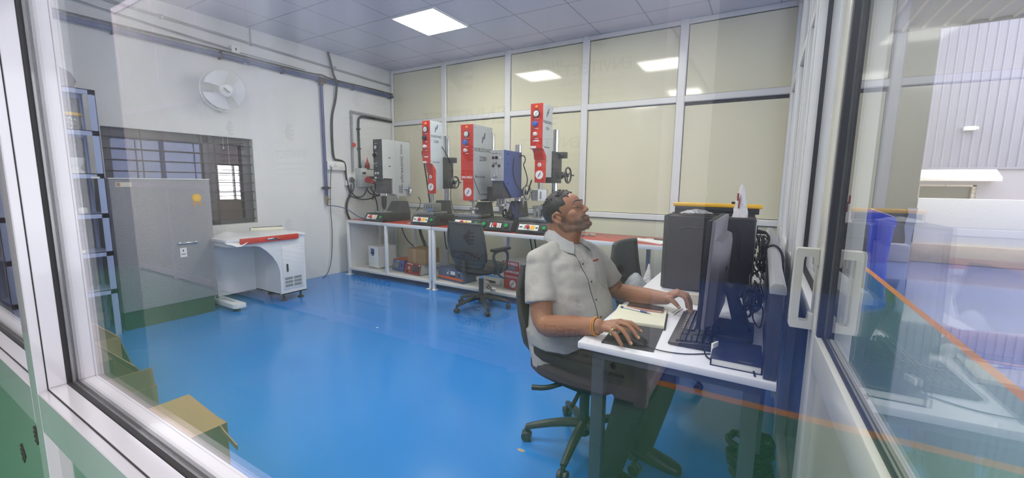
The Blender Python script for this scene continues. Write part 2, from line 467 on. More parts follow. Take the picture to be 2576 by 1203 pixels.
b = MB(DX); b.b6(.10, DL-.105, -.006, .006, .10, .868); b.build('panel', M('beige composite panel', (178, 174, 158), .2), d)
for s in (1, -1):
    b = MB(DX); s0 = DL-.05
    pr = [(s*.022, .955), (s*.075, .955), (s*.078, .965), (s*.078, 1.172), (s*.074, 1.182), (s*.022, 1.182), (s*.022, 1.135), (s*.034, 1.135), (s*.034, 1.160), (s*.056, 1.160), (s*.058, 1.150), (s*.058, .985), (s*.055, .977), (s*.034, .977), (s*.034, 1.0), (s*.022, 1.0)]
    b.prism(pr, 'X', s0-.014, s0+.014, .0015, 1)
    b.build('handle', alu_d, d)

# ---------------------------------------------------------------- front partition the photograph looks through
b = MB()
YF0, YF1, ZS = .18, .264, .95
posts = [(-5.30, -5.25), (-3.92, -3.87), (-2.55, -2.50), (-1.184, -1.135), (.155, .235)]
for x0, x1 in posts: b.b6(x0, x1, YF0, YF1, 0, 3.1, .0015, 1)
for i in range(4):
    x0, x1 = posts[i][1], posts[i+1][0]
    b.b6(x0, x1, YF0, YF1, .872, ZS, .0015, 1); b.b6(x0, x1, YF0, YF1, 0, .07, .002, 1); b.b6(x0, x1, YF0, YF1, 2.24, 2.31, .002, 1); b.b6(x0, x1, YF0, YF1, 3.04, 3.1, .002, 1)
    # glazing beads, standing a little proud of the frame all round each light
    for z0, z1 in ((ZS, 2.24), (2.31, 3.04)):
        for ya, yb, t in ((.1945, .219, .003), (.239, .2625, .004)):
            b.b6(x0, x1, ya, yb, z0, z0+t, .0008, 1); b.b6(x0, x1, ya, yb, z1-t, z1)
            b.b6(x0, x0+t, ya, yb, z0+t, z1-t, .0008, 1); b.b6(x1-t, x1, ya, yb, z0+t, z1-t, .0008, 1)
struct(b.build('trim_4', M('lilac white aluminium', (206, 200, 202), .12, noise=(4, .02), coat=1.)))
b = MB()
gk = M('dark rubber glazing gasket', (40, 37, 37), .6)
for i in range(4):
    x0, x1 = posts[i][1], posts[i+1][0]
    for z0, z1 in ((ZS, 2.24), (2.31, 3.04)):
        for ya, yb in ((.219, .2265), (.2315, .239)):
            b.b6(x0, x1, ya, yb, z0, z0+.006, .002, 2); b.b6(x0, x1, ya, yb, z1-.006, z1)
            b.b6(x0, x0+.006, ya, yb, z0, z1, .002, 2); b.b6(x1-.006, x1, ya, yb, z0, z1, .002, 2)
        # hairline joint between frame and bead
        b.b6(x0, x1, .1928, .1942, z0, z0+.0012); b.b6(x0, x0+.0012, .1928, .1942, z0, z1)
struct(b.build('trim_5', gk))
fglass = glass_mat('front pane', (.985, .99, .988), .043, dust=.12, dust_scale=(26, 26, .55))
b = MB()
for i in range(4): b.b6(posts[i][1]+.002, posts[i+1][0]-.002, .2267, .2313, ZS+.002, 2.238)
struct(b.build('window_5', fglass))
b = MB()
for i in range(4): b.b6(posts[i][1]+.002, posts[i+1][0]-.002, .2267, .2313, 2.312, 3.038)
struct(b.build('window_6', clear))
film = M('film covered composite panel', (150, 152, 142), .08, noise=(3, .04), spec=.6, coat=1.)
b = MB()
for i in range(4): b.b6(posts[i][1], posts[i+1][0], .196, .206, .07, .872)
struct(b.build('wall_front', film))
b = MB()
b.b6(-5.5, .26, .18, .26, 3.1, 3.45); struct(b.build('wall_front_upper', M('pale sheet wall', (190, 190, 196), .6)))

# printed film marks: an arrow shaped hexagon with bars, the maker's name and small lines
pr_dark = M('dark brown film print', (58, 40, 38), .5)
def logo(bm, o, u, v, s):
    o, u, v = Vector(o), Vector(u), Vector(v); n = u.cross(v).normalized()*.0006
    def quad(pts):
        P = [o+u*(a*s)+v*(c*s) for a, c in pts]
        k = len(P); bm._add(P+[p+n for p in P], [tuple(range(k))[::-1], tuple(range(k, 2*k))]+[(i, (i+1) % k, k+(i+1) % k, k+i) for i in range(k)])
    quad([(.5, 0), (.02, .5), (-.05, .5), (-.05, -.5), (.02, -.5)])
    for k in range(4): quad([(-.07, .36-k*.22), (-.42+.06*abs(k-1.5), .36-k*.22), (-.42+.06*abs(k-1.5), .24-k*.22), (-.07, .24-k*.22)])
def envitect(parent, o, u, v, s, mat, lines=True):
    """one repeat of the film print; s = width of the name"""
    o, u, v = Vector(o), Vector(u), Vector(v)
    bm = MB(); logo(bm, o+v*s*.42, u, v, s*.36); bm.build('film_logo', mat, parent)
    text('ENVITECT', mat, o, u, v, s*.22, parent, 'film_name', width=s, bold=.004*s)
    if lines:
        text('ALUMINIUM COMPOSITE PANEL', mat, o-v*s*.18, u, v, s*.075, parent, 'film_line')
        text('An ISO 9001 : 2015 Certified Company', mat, o-v*s*.28, u, v, s*.06, parent, 'film_line')
        text('www.envitect.com, sales@envitect.com', mat, o-v*s*.38, u, v, s*.06, parent, 'film_line')
wf = bpy.data.objects['wall_front']
bm = MB()
for x, z, s in ((-1.30, .80, .045), (-1.46, .70, .05), (-1.33, .66, .05), (-1.26, .55, .05), (-1.42, .52, .05), (-1.24, .76, .04)): logo(bm, (x, .1955, z), (1, 0, 0), (0, 0, 1), s)
bm.build('film_logo', pr_dark, wf)

# ---------------------------------------------------------------- facing cabin behind the photographer (seen mirrored in the glass)
YO = -2.0
film_o = M('grey film panel', (206, 202, 192), .35, noise=(3, .05))
b = MB(); XO = -.51
b.b6(-8, XO-.05, YO-.03, YO-.01, .1, 3.7); b.b6(XO-.035, XO-.015, -4.5, YO-.05, .1, 3.7); struct(b.build('wall_facing', film_o))
b = MB()
for x in (-8, -6.8, -5.7, -4.6, -3.5, -2.42, -1.46): b.b6(x-.035, x+.035, YO-.052, YO+.002, 0, 3.7)
b.b6(XO-.072, XO+.002, YO-.072, YO+.002, 0, 3.7)
for z0, z1 in ((.02, .10), (1.225, 1.285), (2.24, 2.31), (3.62, 3.7)): b.b6(-8, XO-.07, YO-.05, YO, z0, z1); b.b6(XO-.05, XO, -4.5, YO-.07, z0, z1)
struct(b.build('trim_6', M('pinkish white aluminium', (222, 208, 214), .3)))
wo = bpy.data.objects['wall_facing']
U, V = (-1, 0, 0), (0, 0, 1); yo = YO-.0095
pr_red = M('dark red film print', (120, 34, 28), .5)
for k, (x, z, s) in enumerate(((-1.004, .367, .44), (-.98, .90, .26), (-1.836, .806, .33), (-1.90, 1.80, .75), (-2.62, 1.98, .30), (-1.25, 2.08, .26), (-.90, 2.03, .42), (-1.83, 1.403, .37), (-2.92, .458, .5), (-2.72, .86, .30), (-.72, .163, .14), (-1.29, .60, .23), (-.70, .78, .15), (-1.27, 1.02, .22), (-3.0, 1.86, .42), (-1.2, 1.6, .42), (-2.85, 1.45, .34), (-4.0, 1.6, .5), (-4.1, .7, .45), (-1.78, .30, .36), (-5.1, 1.7, .5))):
    envitect(wo, (x, yo, z), U, V, s, (pr_red, pr_dark)[k > 2 and k not in (7, 11, 12)])
# ---------------------------------------------------------------- left end: shelf rack, grey cabinet, fan, pipes, desk, cartons
blue_rack = M('pale blue painted steel', (172, 186, 222), .45, noise=(12, .06))
SHZ = [2.054, 1.73, 1.385, 1.057, .735, .406]
t = thing('shelf_rack', 'tall pale blue steel rack at the left end of the room', 'shelf', (-4.88, .985, 0))
for sx in (-.16, .16):
    for sy in (-.30, .30):
        b = MB(); a, c = sorted((sx, sx-math.copysign(.045 if sx > 0 else .02, sx))); e, f = sorted((sy, sy-math.copysign(.045 if sx > 0 else .02, sy)))
        b.b6(a, c, f-.004 if sy > 0 else e, f if sy > 0 else e+.004, 0, SHZ[0]); b.b6(c-.004 if sx > 0 else a, c if sx > 0 else a+.004, e, f, 0, SHZ[0]); b.build('post', blue_rack, t)
for z in SHZ:
    b = MB(); b.b6(-.16, .16, -.30, .30, z-.006, z); b.b6(.155, .16, -.30, .30, z-.04, z); b.b6(-.16, -.155, -.30, .30, z-.04, z); b.build('shelf', blue_rack, t)
b = MB(); b.b6(-.163, -.160, -.30, .30, .15, SHZ[0]); b.build('back_sheet', grey_wall, t)
b = MB(); b.b6(.161, .1625, .215, .27, 1.345, 1.36); b.build('shelf_label', m_paper, t)
b = MB(); b.loft([b.ring((0, 0, z), (1, 0, 0), (0, 1, 0), rx, ry, 24, .6) for z, rx, ry in ((0, .15, .26), (.06, .16, .28), (.12, .15, .26), (.155, .11, .20), (.165, .05, .1))])
tag(b.build('storage_bag', grey_wall), 'rounded grey bag lying on top of the blue rack', 'bag', None, (-4.88, .93, SHZ[0]+.002))
clearj = glass_mat('clear jar plastic', (.9, .92, .9), .06)
jar0 = None
for k, (y, lab) in enumerate(((.97, 'clear jar with a yellow lid on the top compartment, left one'), (1.15, 'clear jar with a yellow lid beside the right post of the blue rack'))):
    if jar0 is None:
        jar0 = thing('jar', lab, 'jar', (-4.84, y, SHZ[1]+.002), 0, 'yellow lidded jars on the rack')
        b = MB(); b.lathe([(.0, 0), (.062, 0), (.068, .01), (.068, .10), (.06, .115), (.0, .115)]); b.build('body', clearj, jar0)
        b = MB(); b.lathe([(0, .112), (.07, .112), (.07, .135), (0, .137)]); b.build('lid', m_yel, jar0)
    else: dup(jar0, (-4.84, y, SHZ[1]+.002), 0, lab)
cup0 = None
for y, lab in ((1.03, 'white plastic cup shaped part standing left on the rack shelf at eye height'), (1.20, 'white plastic cup shaped part standing right on the rack shelf at eye height')):
    b = MB(); b.lathe([(0, 0), (.05, 0), (.05, .012), (.03, .03), (.028, .05), (.05, .075), (.058, .125), (0, .125)])
    tag(b.build('plastic_cup', m_white), lab, 'cup', 'white cup parts on the rack', (-4.84, y-.05, SHZ[2]+.002))
bt = glass_mat('clear bottle plastic', (.93, .94, .95), .08)
for y, h, lab in ((1.06, .15, 'slim clear dropper bottle, left of three on the rack'), (1.13, .07, 'short clear bottle between two slim ones on the rack'), (1.21, .15, 'slim clear dropper bottle, right of three on the rack')):
    t = thing('bottle', lab, 'bottle', (-4.84, y-.05, SHZ[3]+.002), 0, 'small bottles on the rack')
    b = MB(); b.lathe([(0, 0), (.026, 0), (.028, .006), (.028, .035), (.02, .046), (0, .047)]); b.build('body', m_white, t)
    b = MB(); b.lathe([(.009, .046), (.009, .06), (.006, h), (0, h)]); b.build('nozzle', bt, t)
for k, (y, lab) in enumerate(((1.12, 'thin pale yellow card lying lowest in a small stack on the rack'), (1.115, 'pale card lying in the middle of a small stack on the rack'), (1.125, 'pale card lying topmost of a small stack on the rack'))):
    b = MB(); b.b6(-.03, .03, -.05, .05, 0, .006, .001); tag(b.build('card', M('cream card', (226, 224, 190), .7)), lab, 'card', 'cards on the rack', (-4.80, y-.04, SHZ[4]+.0015+k*.0063))
for y, h, lab in ((1.03, .24, 'clear tube standing leftmost on the lowest visible rack shelf'), (1.13, .26, 'clear tube standing in the middle on the lowest visible rack shelf'), (1.21, .27, 'clear tube standing rightmost on the lowest visible rack shelf')):
    b = MB(); b.lathe([(0, 0), (.03, 0), (.03, h), (.027, h), (.027, .004), (0, .004)]); tag(b.build('tube', bt), lab, 'tube', 'clear tubes on the rack', (-4.84, y-.05, SHZ[5]+.002))

# grey cabinet below the window
t = thing('cabinet', 'grey textured cabinet with a gold rosette, below the barred window', 'cabinet', (-4.763, 1.69, 0))
b = MB(); b.b6(-.36, 0, -.372, .382, .165, 1.343, .004); b.build('body', grey_wall, t)
b = MB(); b.b6(-.34, -.01, -.365, .345, 0, .165); b.build('plinth', M('dark green plinth', (46, 74, 56), .35, noise=(9, .12)), t, label='dark green plinth')
b = MB(); b.b6(-.365, .006, -.376, .386, 1.343, 1.352, .002); b.build('top_trim', alu_w, t)
b = MB(); b.cyl((0, .262, 1.168), (.004, .262, 1.168), .036, n=28, bev=.001)
for k in range(20): a = 2*PI*k/20; b.cyl((0, .262+.034*math.cos(a), 1.168+.034*math.sin(a)), (.003, .262+.034*math.cos(a), 1.168+.034*math.sin(a)), .007, n=8)
b.mi = 1; b.cyl((.004, .262, 1.168), (.0048, .262, 1.168), .025, n=24)
b.mi = 2
for s in (-1, 1): b.prism([(.262+s*.005, 1.14), (.262+s*.026, 1.086), (.262+s*.036, 1.098), (.262+s*.022, 1.145)], 'X', 0, .002)
b.build('rosette_sticker', [M('gold foil', (222, 172, 52), .35, .3), m_yel, M('gold ribbon', (214, 140, 36), .4)], t)
b = MB(); b.b6(0, .0015, -.33, -.225, 1.275, 1.315); b.mi = 1; b.b6(.0015, .002, -.325, -.30, 1.28, 1.31); b.build('rating_label', [M('cream label', (226, 220, 196), .6), M('label print', (170, 140, 120), .6)], t)
b = MB(); b.b6(0, .0012, .085, .14, .60, .69); b.mi = 1; b.b6(.0012, .0016, .107, .117, .655, .672); b.b6(.0012, .0016, .095, .13, .625, .632); b.build('notice_sticker', [m_paper, m_ink], t)
b = MB(); b.b6(0, .014, .07, .235, .728, .742, .003); b.b6(0, .02, .075, .095, .724, .746, .002); b.b6(0, .02, .21, .23, .724, .746, .002); b.build('handle', chrome, t, label='chrome handle')

# wall fan
t = thing('wall_fan', 'white round wall fan above the barred window', 'fan', (-5.3, 2.47, 2.16))
b = MB(); b.loft([b.ring((x, 0, 0), (0, 1, 0), (0, 0, 1), r*.8, r, 20) for x, r in ((0, .062), (.03, .062), (.055, .045), (.06, .02))]); b.build('wall_bracket', m_white, t)
b = MB(); b.tube([(.04, 0, .02), (.1, -.01, .03), (.12, -.02, .1), (.12, -.03, .15)], .018, 10, smooth=2); b.build('arm', m_white, t)
FM = (Matrix.Translation((.16, -.03, .16)) @ Euler((0, math.radians(12), math.radians(-8))).to_matrix().to_4x4())
b = MB(FM); b.lathe([(0, -.06), (.05, -.06), (.06, -.03), (.06, .02), (0, .02)], ax=(1, 0, 0)); b.build('motor', m_white, t)
b = MB(FM)
for k in range(3):
    a0 = 2*PI*k/3
    P = []
    for i in range(6):
        r = .05+.15*i/5; row = []
        for j in range(6):
            a = a0+(j/5-.5)*(1.1+.5*i/5); row.append((.055+.03*(j/5-.5), r*math.cos(a), r*math.sin(a)))
        P.append(row)
    b.sheet(P, .002, (1, 0, 0))
b.build('blades', M('pale translucent blade', (236, 237, 238), .3), t)
b = MB(FM)
b.tube([(.06, .225*math.cos(2*PI*k/48), .225*math.sin(2*PI*k/48)) for k in range(48)], .0045, 6, close=True)
for r, x in ((.15, .098), (.1, .105)): b.tube([(x, r*math.cos(2*PI*k/36), r*math.sin(2*PI*k/36)) for k in range(36)], .0012, 5, close=True)
for k in range(72):
    a = 2*PI*k/72; ca, sa = math.cos(a), math.sin(a)
    b.tube([(.108, .06*ca, .06*sa), (.104, .12*ca, .12*sa), (.09, .18*ca, .18*sa), (.06, .225*ca, .225*sa)], .0009, 4)
    if k % 2: b.tube([(.06, .225*ca, .225*sa), (.02, .2*ca, .2*sa), (-.005, .12*ca, .12*sa), (-.01, .06*ca, .06*sa)], .0009, 4)
b.build('guard', m_white, t)
b = MB(FM); b.lathe([(0, .106), (.062, .106), (.064, .112), (.05, .119), (0, .121)], ax=(1, 0, 0), n=30); h = b.build('hub_badge', m_white, t)
b = MB(FM @ Euler((math.radians(-38), 0, 0)).to_matrix().to_4x4()); b.b6(.118, .1212, -.035, .035, .0, .008); b.b6(.118, .1212, -.03, .025, -.014, -.010); b.build('badge_print', m_ink, h)
for y, z in ((-.015, -.46), (.035, -.72)):
    b = MB(); b.tube([(.05, y, -.05), (.05, y, z)], .0012, 5); b.ell((.05, y, z), (.005, .005, .012)); b.build('pull_cord', m_white, t)

# services on the left wall
t = thing('blue_air_pipe', 'long blue air pipe running under the ceiling along the left wall with a drop', 'pipe', (-5.3, 3.7, 2.70))
b = MB(); b.cyl((.045, -3.42, .012), (.045, 1.31, -.002), .028, n=14); b.build('main_run', m_bluepipe, t)
b = MB(); b.tube([(.045, .03, 0), (.045, .032, -1.58)], .02, 12); b.build('drop_pipe', m_bluepipe, t)
b = MB(); b.cyl((.045, -.03, 0), (.045, .10, 0), .036, n=16, bev=.004); b.cyl((.045, .03, 0), (.045, .03, -.075), .03, n=16, bev=.004); b.build('tee', M('brown pipe tee', (70, 52, 46), .5), t, label='brown tee joint')
b = MB(); b.b6(.002, .075, .0, .065, -1.47, -1.435, .004); b.b6(.02, .07, -.035, .10, -1.46, -1.445, .003); b.build('clamp', m_dark, t)
b = MB(); b.cyl((.045, .032, -1.56), (.045, .032, -1.66), .022, .018, 14, .003); b.cyl((.045, .032, -1.61), (.075, .05, -1.61), .01); b.b6(.06, .085, .03, .08, -1.616, -1.604, .002); b.cyl((.045, .032, -1.66), (.045, .032, -1.70), .012); b.build('valve', M('brass valve', (150, 136, 110), .35, .8), t)
for y in (-2.9, -2.1, -1.2, -.5, .55, 1.25):
    b = MB(); b.b6(.002, .078, y-.008, y+.008, -.036, .045, .003); b.build('pipe_clip', m_dark, t)
b = MB(); b.tube([(-5.235, .3, 2.755), (-5.235, 1.5, 2.748), (-5.235, 2.3, 2.76), (-5.235, 3.1, 2.742), (-5.235, 3.62, 2.748), (-5.235, 3.75, 2.765), (-5.24, 3.86, 2.735), (-5.24, 4.4, 2.742), (-5.24, 5.0, 2.737)], .011, 8, smooth=2)
tag(b.build('black_cable', m_cable), 'black cable lying along the top of the blue air pipe', 'cable')
b = MB(); random.seed(3)
for k in range(5):
    o = random.uniform(-.012, .012)
    b.tube([(-5.27, .3, 2.96+o), (-5.26, 1.2, 2.90+o*2), (-5.26, 1.7, 2.855-o), (-5.26, 2.2, 2.825+o), (-5.26, 2.64, 2.80+o*.5)], .006, 6, smooth=2)
b.tube([(-5.26, 2.70, 2.79), (-5.255, 3.0, 2.785), (-5.25, 3.5, 2.775)], .005, 6)
tag(b.build('wire_bundle', M('grey wires', (120, 122, 126), .6)), 'sagging bundle of grey wires above the blue air pipe', 'wires')
t = thing('ceiling_conduit', 'thin grey conduit under the ceiling on the left wall with a rod to the ceiling', 'conduit', (-5.3, 3.0, 2.9))
b = MB(); b.cyl((.02, -2.6, .09), (.02, 2.0, -.028), .013, n=10); b.build('pipe', m_conduit, t)
b = MB(); b.cyl((.02, -.15, .0), (.02, -.15, .2), .008); b.build('rod', m_conduit, t)
for y, z in ((.98, .012), (-1., .05)):
    b = MB(); b.b6(.001, .036, y-.012, y+.012, z-.02, z+.02, .003); b.build('saddle', steel, t)
t = thing('junction_box', 'small white junction box above the wall fan', 'junction box', (-5.3, 2.665, 2.81))
b = MB(); b.b6(0, .05, -.045, .045, -.04, .04, .006); b.build('box', m_white, t); b = MB(); b.b6(.05, .053, -.008, .008, -.012, .016, .001); b.build('switch', m_dark, t)
b = MB(); pts = [(-5.25, 2.70, 2.78), (-5.24, 2.72, 2.70), (-5.235, 2.78, 2.655)]
for k in range(40): a = k*.42; pts.append((-5.235+.004*math.sin(k), 2.86+.07*math.cos(a+PI), 2.645+.022*math.sin(a)))
b.tube(pts, .003, 6); tag(b.build('white_cord', m_white), 'coil of thin white cord hanging on the blue air pipe', 'cord')
b = MB(); b.tube([(-5.275, 3.87, 3.1), (-5.26, 3.90, 2.95), (-5.235, 3.91, 2.80), (-5.205, 3.935, 2.72), (-5.235, 3.955, 2.62), (-5.27, 3.95, 2.45), (-5.275, 3.885, 2.25), (-5.275, 3.875, 1.95), (-5.275, 3.88, 1.66), (-5.26, 3.93, 1.642), (-5.25, 4.00, 1.635), (-5.25, 4.055, 1.60), (-5.255, 4.06, 1.45), (-5.25, 4.09, 1.25), (-5.25, 4.14, 1.16), (-5.25, 4.06, 1.06), (-5.25, 4.04, .9), (-5.25, 4.11, .75), (-5.25, 4.16, .62), (-5.25, 4.14, .45), (-5.25, 4.10, .28), (-5.25, 4.13, .16), (-5.25, 4.17, .08), (-5.25, 4.18, .03), (-5.25, 4.20, .018)], .016, 10, smooth=2)
tag(b.build('flexible_conduit', m_cable), 'black flexible conduit snaking down the left wall beside the bench', 'conduit')
t = thing('switchboard', 'long white switchboard with a plug on the left wall', 'switchboard', (-5.3, 3.905, 1.56))
b = MB(); b.b6(0, .06, -.145, .145, -.06, .06, .006); b.build('box', m_white, t)
b = MB(); b.b6(.06, .062, -.135, .135, -.05, .05, .001); b.build('cover', M('ivory plate', (236, 234, 226), .3), t)
for y in (-.01, .03): 
    b = MB(); b.b6(.062, .067, .05+y, .085+y, -.03, .03, .002); b.build('rocker', m_white, t)
b = MB(); [b.cyl((.061, -.02+dy, dz), (.0635, -.02+dy, dz), .006, n=10) for dy, dz in ((0, .02), (-.012, -.008), (.012, -.008))]; b.build('socket_holes', m_ink, t)
t = thing('power_lead', 'thin black power cord hanging from the switchboard to the floor', 'cord', (-5.3, 3.83, 1.555))
b = MB(); b.cyl((.062, -.03, 0), (.10, -.03, -.005), .02, .016, 14, .003); b.build('plug', m_white, t)
b = MB(); b.tube([(.09, -.03, -.02), (.07, -.035, -.12), (.05, -.04, -.35), (.04, -.045, -.6), (.04, -.03, -.85), (.05, -.05, -1.15), (.06, -.09, -1.38), (.09, -.16, -1.50), (.16, -.3, -1.548)], .005, 7, smooth=2); b.build('cable', m_cable, t)
b = MB(); b.tube([(-5.255, 3.735, 1.0), (-5.23, 3.80, 1.0), (-5.18, 3.95, .965), (-5.1, 4.02, .90), (-5.0, 4.06, .83), (-4.93, 4.10, .807)], .006, 8, smooth=2)
tag(b.build('air_hose', M('blue hose', (36, 62, 120), .4)), 'thin blue air hose from the pipe valve to the bench top', 'hose')
t = thing('valve_pipe', 'grey pipe with a red valve on the left wall beside the bench', 'pipe', (-5.3, 4.215, 2.345))
b = MB(); b.cyl((.03, -.005, .01), (.03, .8, -.012), .018, n=12, bev=.003); b.build('horizontal_pipe', m_conduit, t)
b = MB(); b.cyl((.03, 0, .01), (.03, -.01, -.86), .016, n=12); b.build('vertical_pipe', m_conduit, t)
b = MB(); b.ell((.03, 0, .01), (.023, .023, .023)); b.build('elbow', m_conduit, t)
b = MB(); b.cyl((.03, -.005, -.47), (.065, -.005, -.47), .008); b.lathe([(0, .06), (.03, .06), (.034, .066), (.03, .072), (0, .072)], (0, -.005, -.47), (1, 0, 0)); b.build('valve_wheel', m_redb, t, label='red valve wheel')
b = MB(); b.tube([(-5.27, 4.99, 2.305), (-5.27, 4.46, 2.312), (-5.27, 4.36, 2.30), (-5.27, 4.33, 2.24), (-5.27, 4.33, 1.9), (-5.27, 4.335, 1.54)], .017, 10, smooth=2)
for z in (2.12, 1.83): b.b6(-5.298, -5.245, 4.31, 4.35, z-.01, z+.01, .003)
tag(b.build('black_pipe', m_cable), 'black bent pipe below the grey pipe, dropping to the breaker panel', 'pipe')
t = thing('socket_box', 'white socket box with a round grey plug left of the breaker panel', 'socket', (-5.3, 4.135, 1.365))
b = MB(); b.b6(0, .06, -.075, .085, -.085, .08, .006); b.build('box', m_white, t)
b = MB(); b.cyl((.06, .0, .0), (.085, .0, .0), .045, n=24, bev=.004); b.build('socket', M('grey socket', (150, 150, 148), .4), t)
b = MB(); b.cyl((.08, 0, 0), (.13, 0, -.01), .032, .024, 18, .004); b.tube([(.12, 0, -.02), (.13, .005, -.1), (.09, .0, -.17), (.05, -.02, -.23)], .012, 8, smooth=1); b.build('plug', m_dgrey, t)
t = thing('breaker_panel', 'pale grey breaker panel with a red industrial plug behind the bench corner', 'electrical panel', (-5.3, 4.48, 1.40))
b = MB(); b.b6(0, .12, -.215, -.09, -.14, .14, .006); b.b6(0, .09, -.09, .23, -.13, .125, .006); b.build('box', M('grey white enclosure', (206, 210, 206), .4), t)
b = MB(); b.b6(.12, .126, -.19, -.12, .03, .11, .002); b.mi = 1; [b.b6(.126, .135, -.185+k*.022, -.170+k*.022, .05, .085, .002) for k in range(3)]; b.build('breakers', [m_white, m_dark], t)
b = MB(); b.b6(.09, .094, -.07, .21, -.02, .02, .002); [b.cyl((.094, -.05+k*.032, 0), (.098, -.05+k*.032, 0), .008, n=8) for k in range(8)]; b.build('terminal_strip', m_dark, t)
b = MB(); b.b6(.0, .1, -.09, .23, .128, .136, .002); b.build('top_ledge', M('green ledge', (120, 150, 130), .5), t)
b = MB(); b.cyl((.12, -.11, -.02), (.19, -.09, -.05), .045, .04, 18, .006); b.cyl((.19, -.09, -.05), (.25, -.075, -.075), .03, .024, 16, .004); b.build('industrial_plug', m_redb, t, label='red industrial plug')
b = MB(); b.cyl((.245, -.077, -.073), (.28, -.07, -.085), .02, .016); b.tube([(.27, -.07, -.085), (.26, -.07, -.18), (.2, -.06, -.27), (.14, -.02, -.33)], .012, 8, smooth=1); b.build('plug_lead', m_dark, t)
t = thing('squeeze_bottle', 'red squeeze bottle with a thin nozzle standing on the breaker panel', 'bottle', (-5.24, 4.45, 1.537))
b = MB(); b.lathe([(0, 0), (.03, 0), (.034, .008), (.034, .07), (.026, .09), (0, .092)]); b.build('body', M('dark red bottle', (150, 52, 44), .4), t)
b = MB(); b.lathe([(.016, .09), (.016, .105), (.004, .16), (.002, .18)]); b.build('nozzle', m_redb, t)
b = MB(); b.lathe([(0, 0), (.026, 0), (.026, .06), (.012, .09), (.009, .13), (0, .13)]); tag(b.build('bottle', bt), 'clear pointed bottle left of the red squeeze bottle', 'bottle', None, (-5.25, 4.375, 1.545))
b = MB()
for P in ([(-5.22, 4.12, 1.30), (-5.2, 4.10, 1.18), (-5.2, 4.2, 1.10), (-5.2, 4.33, 1.12), (-5.22, 4.42, 1.26)], [(-5.22, 4.40, 1.27), (-5.19, 4.40, 1.18), (-5.17, 4.5, 1.13), (-5.18, 4.65, 1.14), (-5.2, 4.72, 1.26)],
          [(-5.22, 4.48, 1.27), (-5.19, 4.5, 1.17), (-5.17, 4.56, 1.13)], [(-5.22, 4.58, 1.27), (-5.17, 4.57, 1.2), (-5.15, 4.62, 1.13)],
          [(-5.24, 4.08, 1.14), (-5.18, 4.22, 1.08), (-5.12, 4.34, 1.07), (-5.1, 4.5, 1.13), (-5.1, 4.66, 1.14)], [(-5.2, 4.5, 1.15), (-5.12, 4.5, 1.05), (-5.06, 4.46, .92), (-5.0, 4.42, .82)]): b.tube(P, .010, 8, smooth=2)
tag(b.build('cable_loops', m_cable), 'loops of black cable hanging below the breaker panel', 'cables')

# ---------------------------------------------------------------- white console desk with a red drawer
t = thing('console_desk', 'white steel console desk with a red drawer right of the grey cabinet', 'desk', (-4.49, 2.47, 0))
cw = M('off white console paint', (228, 230, 230), .4, noise=(5, .03))
b = MB(); b.b6(-.55, .012, -.42, .415, .726, .757, .006); b.build('top', cw, t)
arc = [(-.40, .726), (-.40, .695), (-.395, .683), (-.36, .678), (-.24, .674), (-.15, .668), (-.09, .65), (-.03, .60), (.03, .53), (.075, .45), (.1, .367), (.103, .084), (.40, .084), (.40, .726)]
b = MB(); b.prism(arc, 'X', -.02, 0); b.b6(-.53, -.02, .103, .118, .084, .726); b.b6(-.53, -.02, .385, .40, .084, .726); b.b6(-.53, -.51, .103, .40, .084, .726); b.b6(-.53, 0, .103, .40, .084, .096); b.build('cabinet', cw, t)
b = MB(); b.b6(-.53, -.51, -.30, .103, .085, .726); b.b6(-.51, -.02, -.40, -.385, .68, .726); b.build('back_panel', cw, t)
b = MB(); b.b6(0, .006, .133, .36, .139, .629, .002)
b.mi = 1
for r in range(3):
    for c in range(2): b.b6(.006, .0068, .147+c*.104, .238+c*.104, .165+r*.04, .193+r*.04)
b.mi = 2
for r in range(3):
    for c in range(2):
        for k in range(7): b.b6(.0066, .0074, .149+c*.104+k*.013, .156+c*.104+k*.013, .167+r*.04, .191+r*.04)
dr = b.build('door', [cw, m_dgrey, m_grey], t)
b = MB(); b.prism([(.172, .345), (.181, .333), (.190, .345), (.190, .425), (.172, .425)], 'X', .006, .014); b.build('handle', m_dark, dr)
b = MB(); b.b6(-.02, .03, -.295, .32, .698, .756, .004); dr = b.build('drawer', m_red, t, label='red drawer')
b = MB(); b.b6(.03, .038, -.03, .09, .717, .737, .003); b.mi = 1; b.b6(.038, .0385, -.02, .03, .723, .731); b.b6(.038, .0385, .04, .07, .721, .733); b.build('handle', [chrome, m_ink], dr)
b = MB(); b.prism([(-.55, -.37), (-.06, -.37), (-.03, -.34), (-.03, -.255), (-.55, -.255)], 'Z', .035, .085, .006); b.build('foot', cw, t)
b = MB(); b.b6(-.47, -.45, -.34, -.32, .085, .10, .002); b.b6(-.40, -.16, -.318, -.312, .085, .0862); b.b6(-.40, -.16, -.298, -.292, .085, .0862); b.build('foot_slots', m_dark, t)
for x, y in ((-.12, -.31), (-.5, -.31), (-.06, .16), (-.06, .36), (-.48, .25)):
    b = MB(); b.cyl((x, y, .02), (x, y, .084), .012); b.lathe([(0, 0), (.032, 0), (.032, .012), (.02, .022), (0, .024)], (x, y, 0)); b.build('levelling_foot', m_dark, t)
b = MB(); P = []; random.seed(5)
for i in range(11):
    row = []
    for j in range(19):
        x = -.52+.545*i/10; y = -.425+.80*j/18
        z = .760+random.uniform(0, .004)
        if j < 9: z += .05*max(0, 1-abs(i-3)/3)*max(0, 1-abs(j-4)/3.5)
        if i == 10: z -= .012+.02*(j < 6)
        if j == 0: z -= .01
        if i >= 9 and 1 <= j <= 4: z -= .05*(i-8)*(1-abs(j-2.5)/2.5)*.6; x += .012
        row.append((x, y, z))
    P.append(row)
b.sheet(P, .0012)
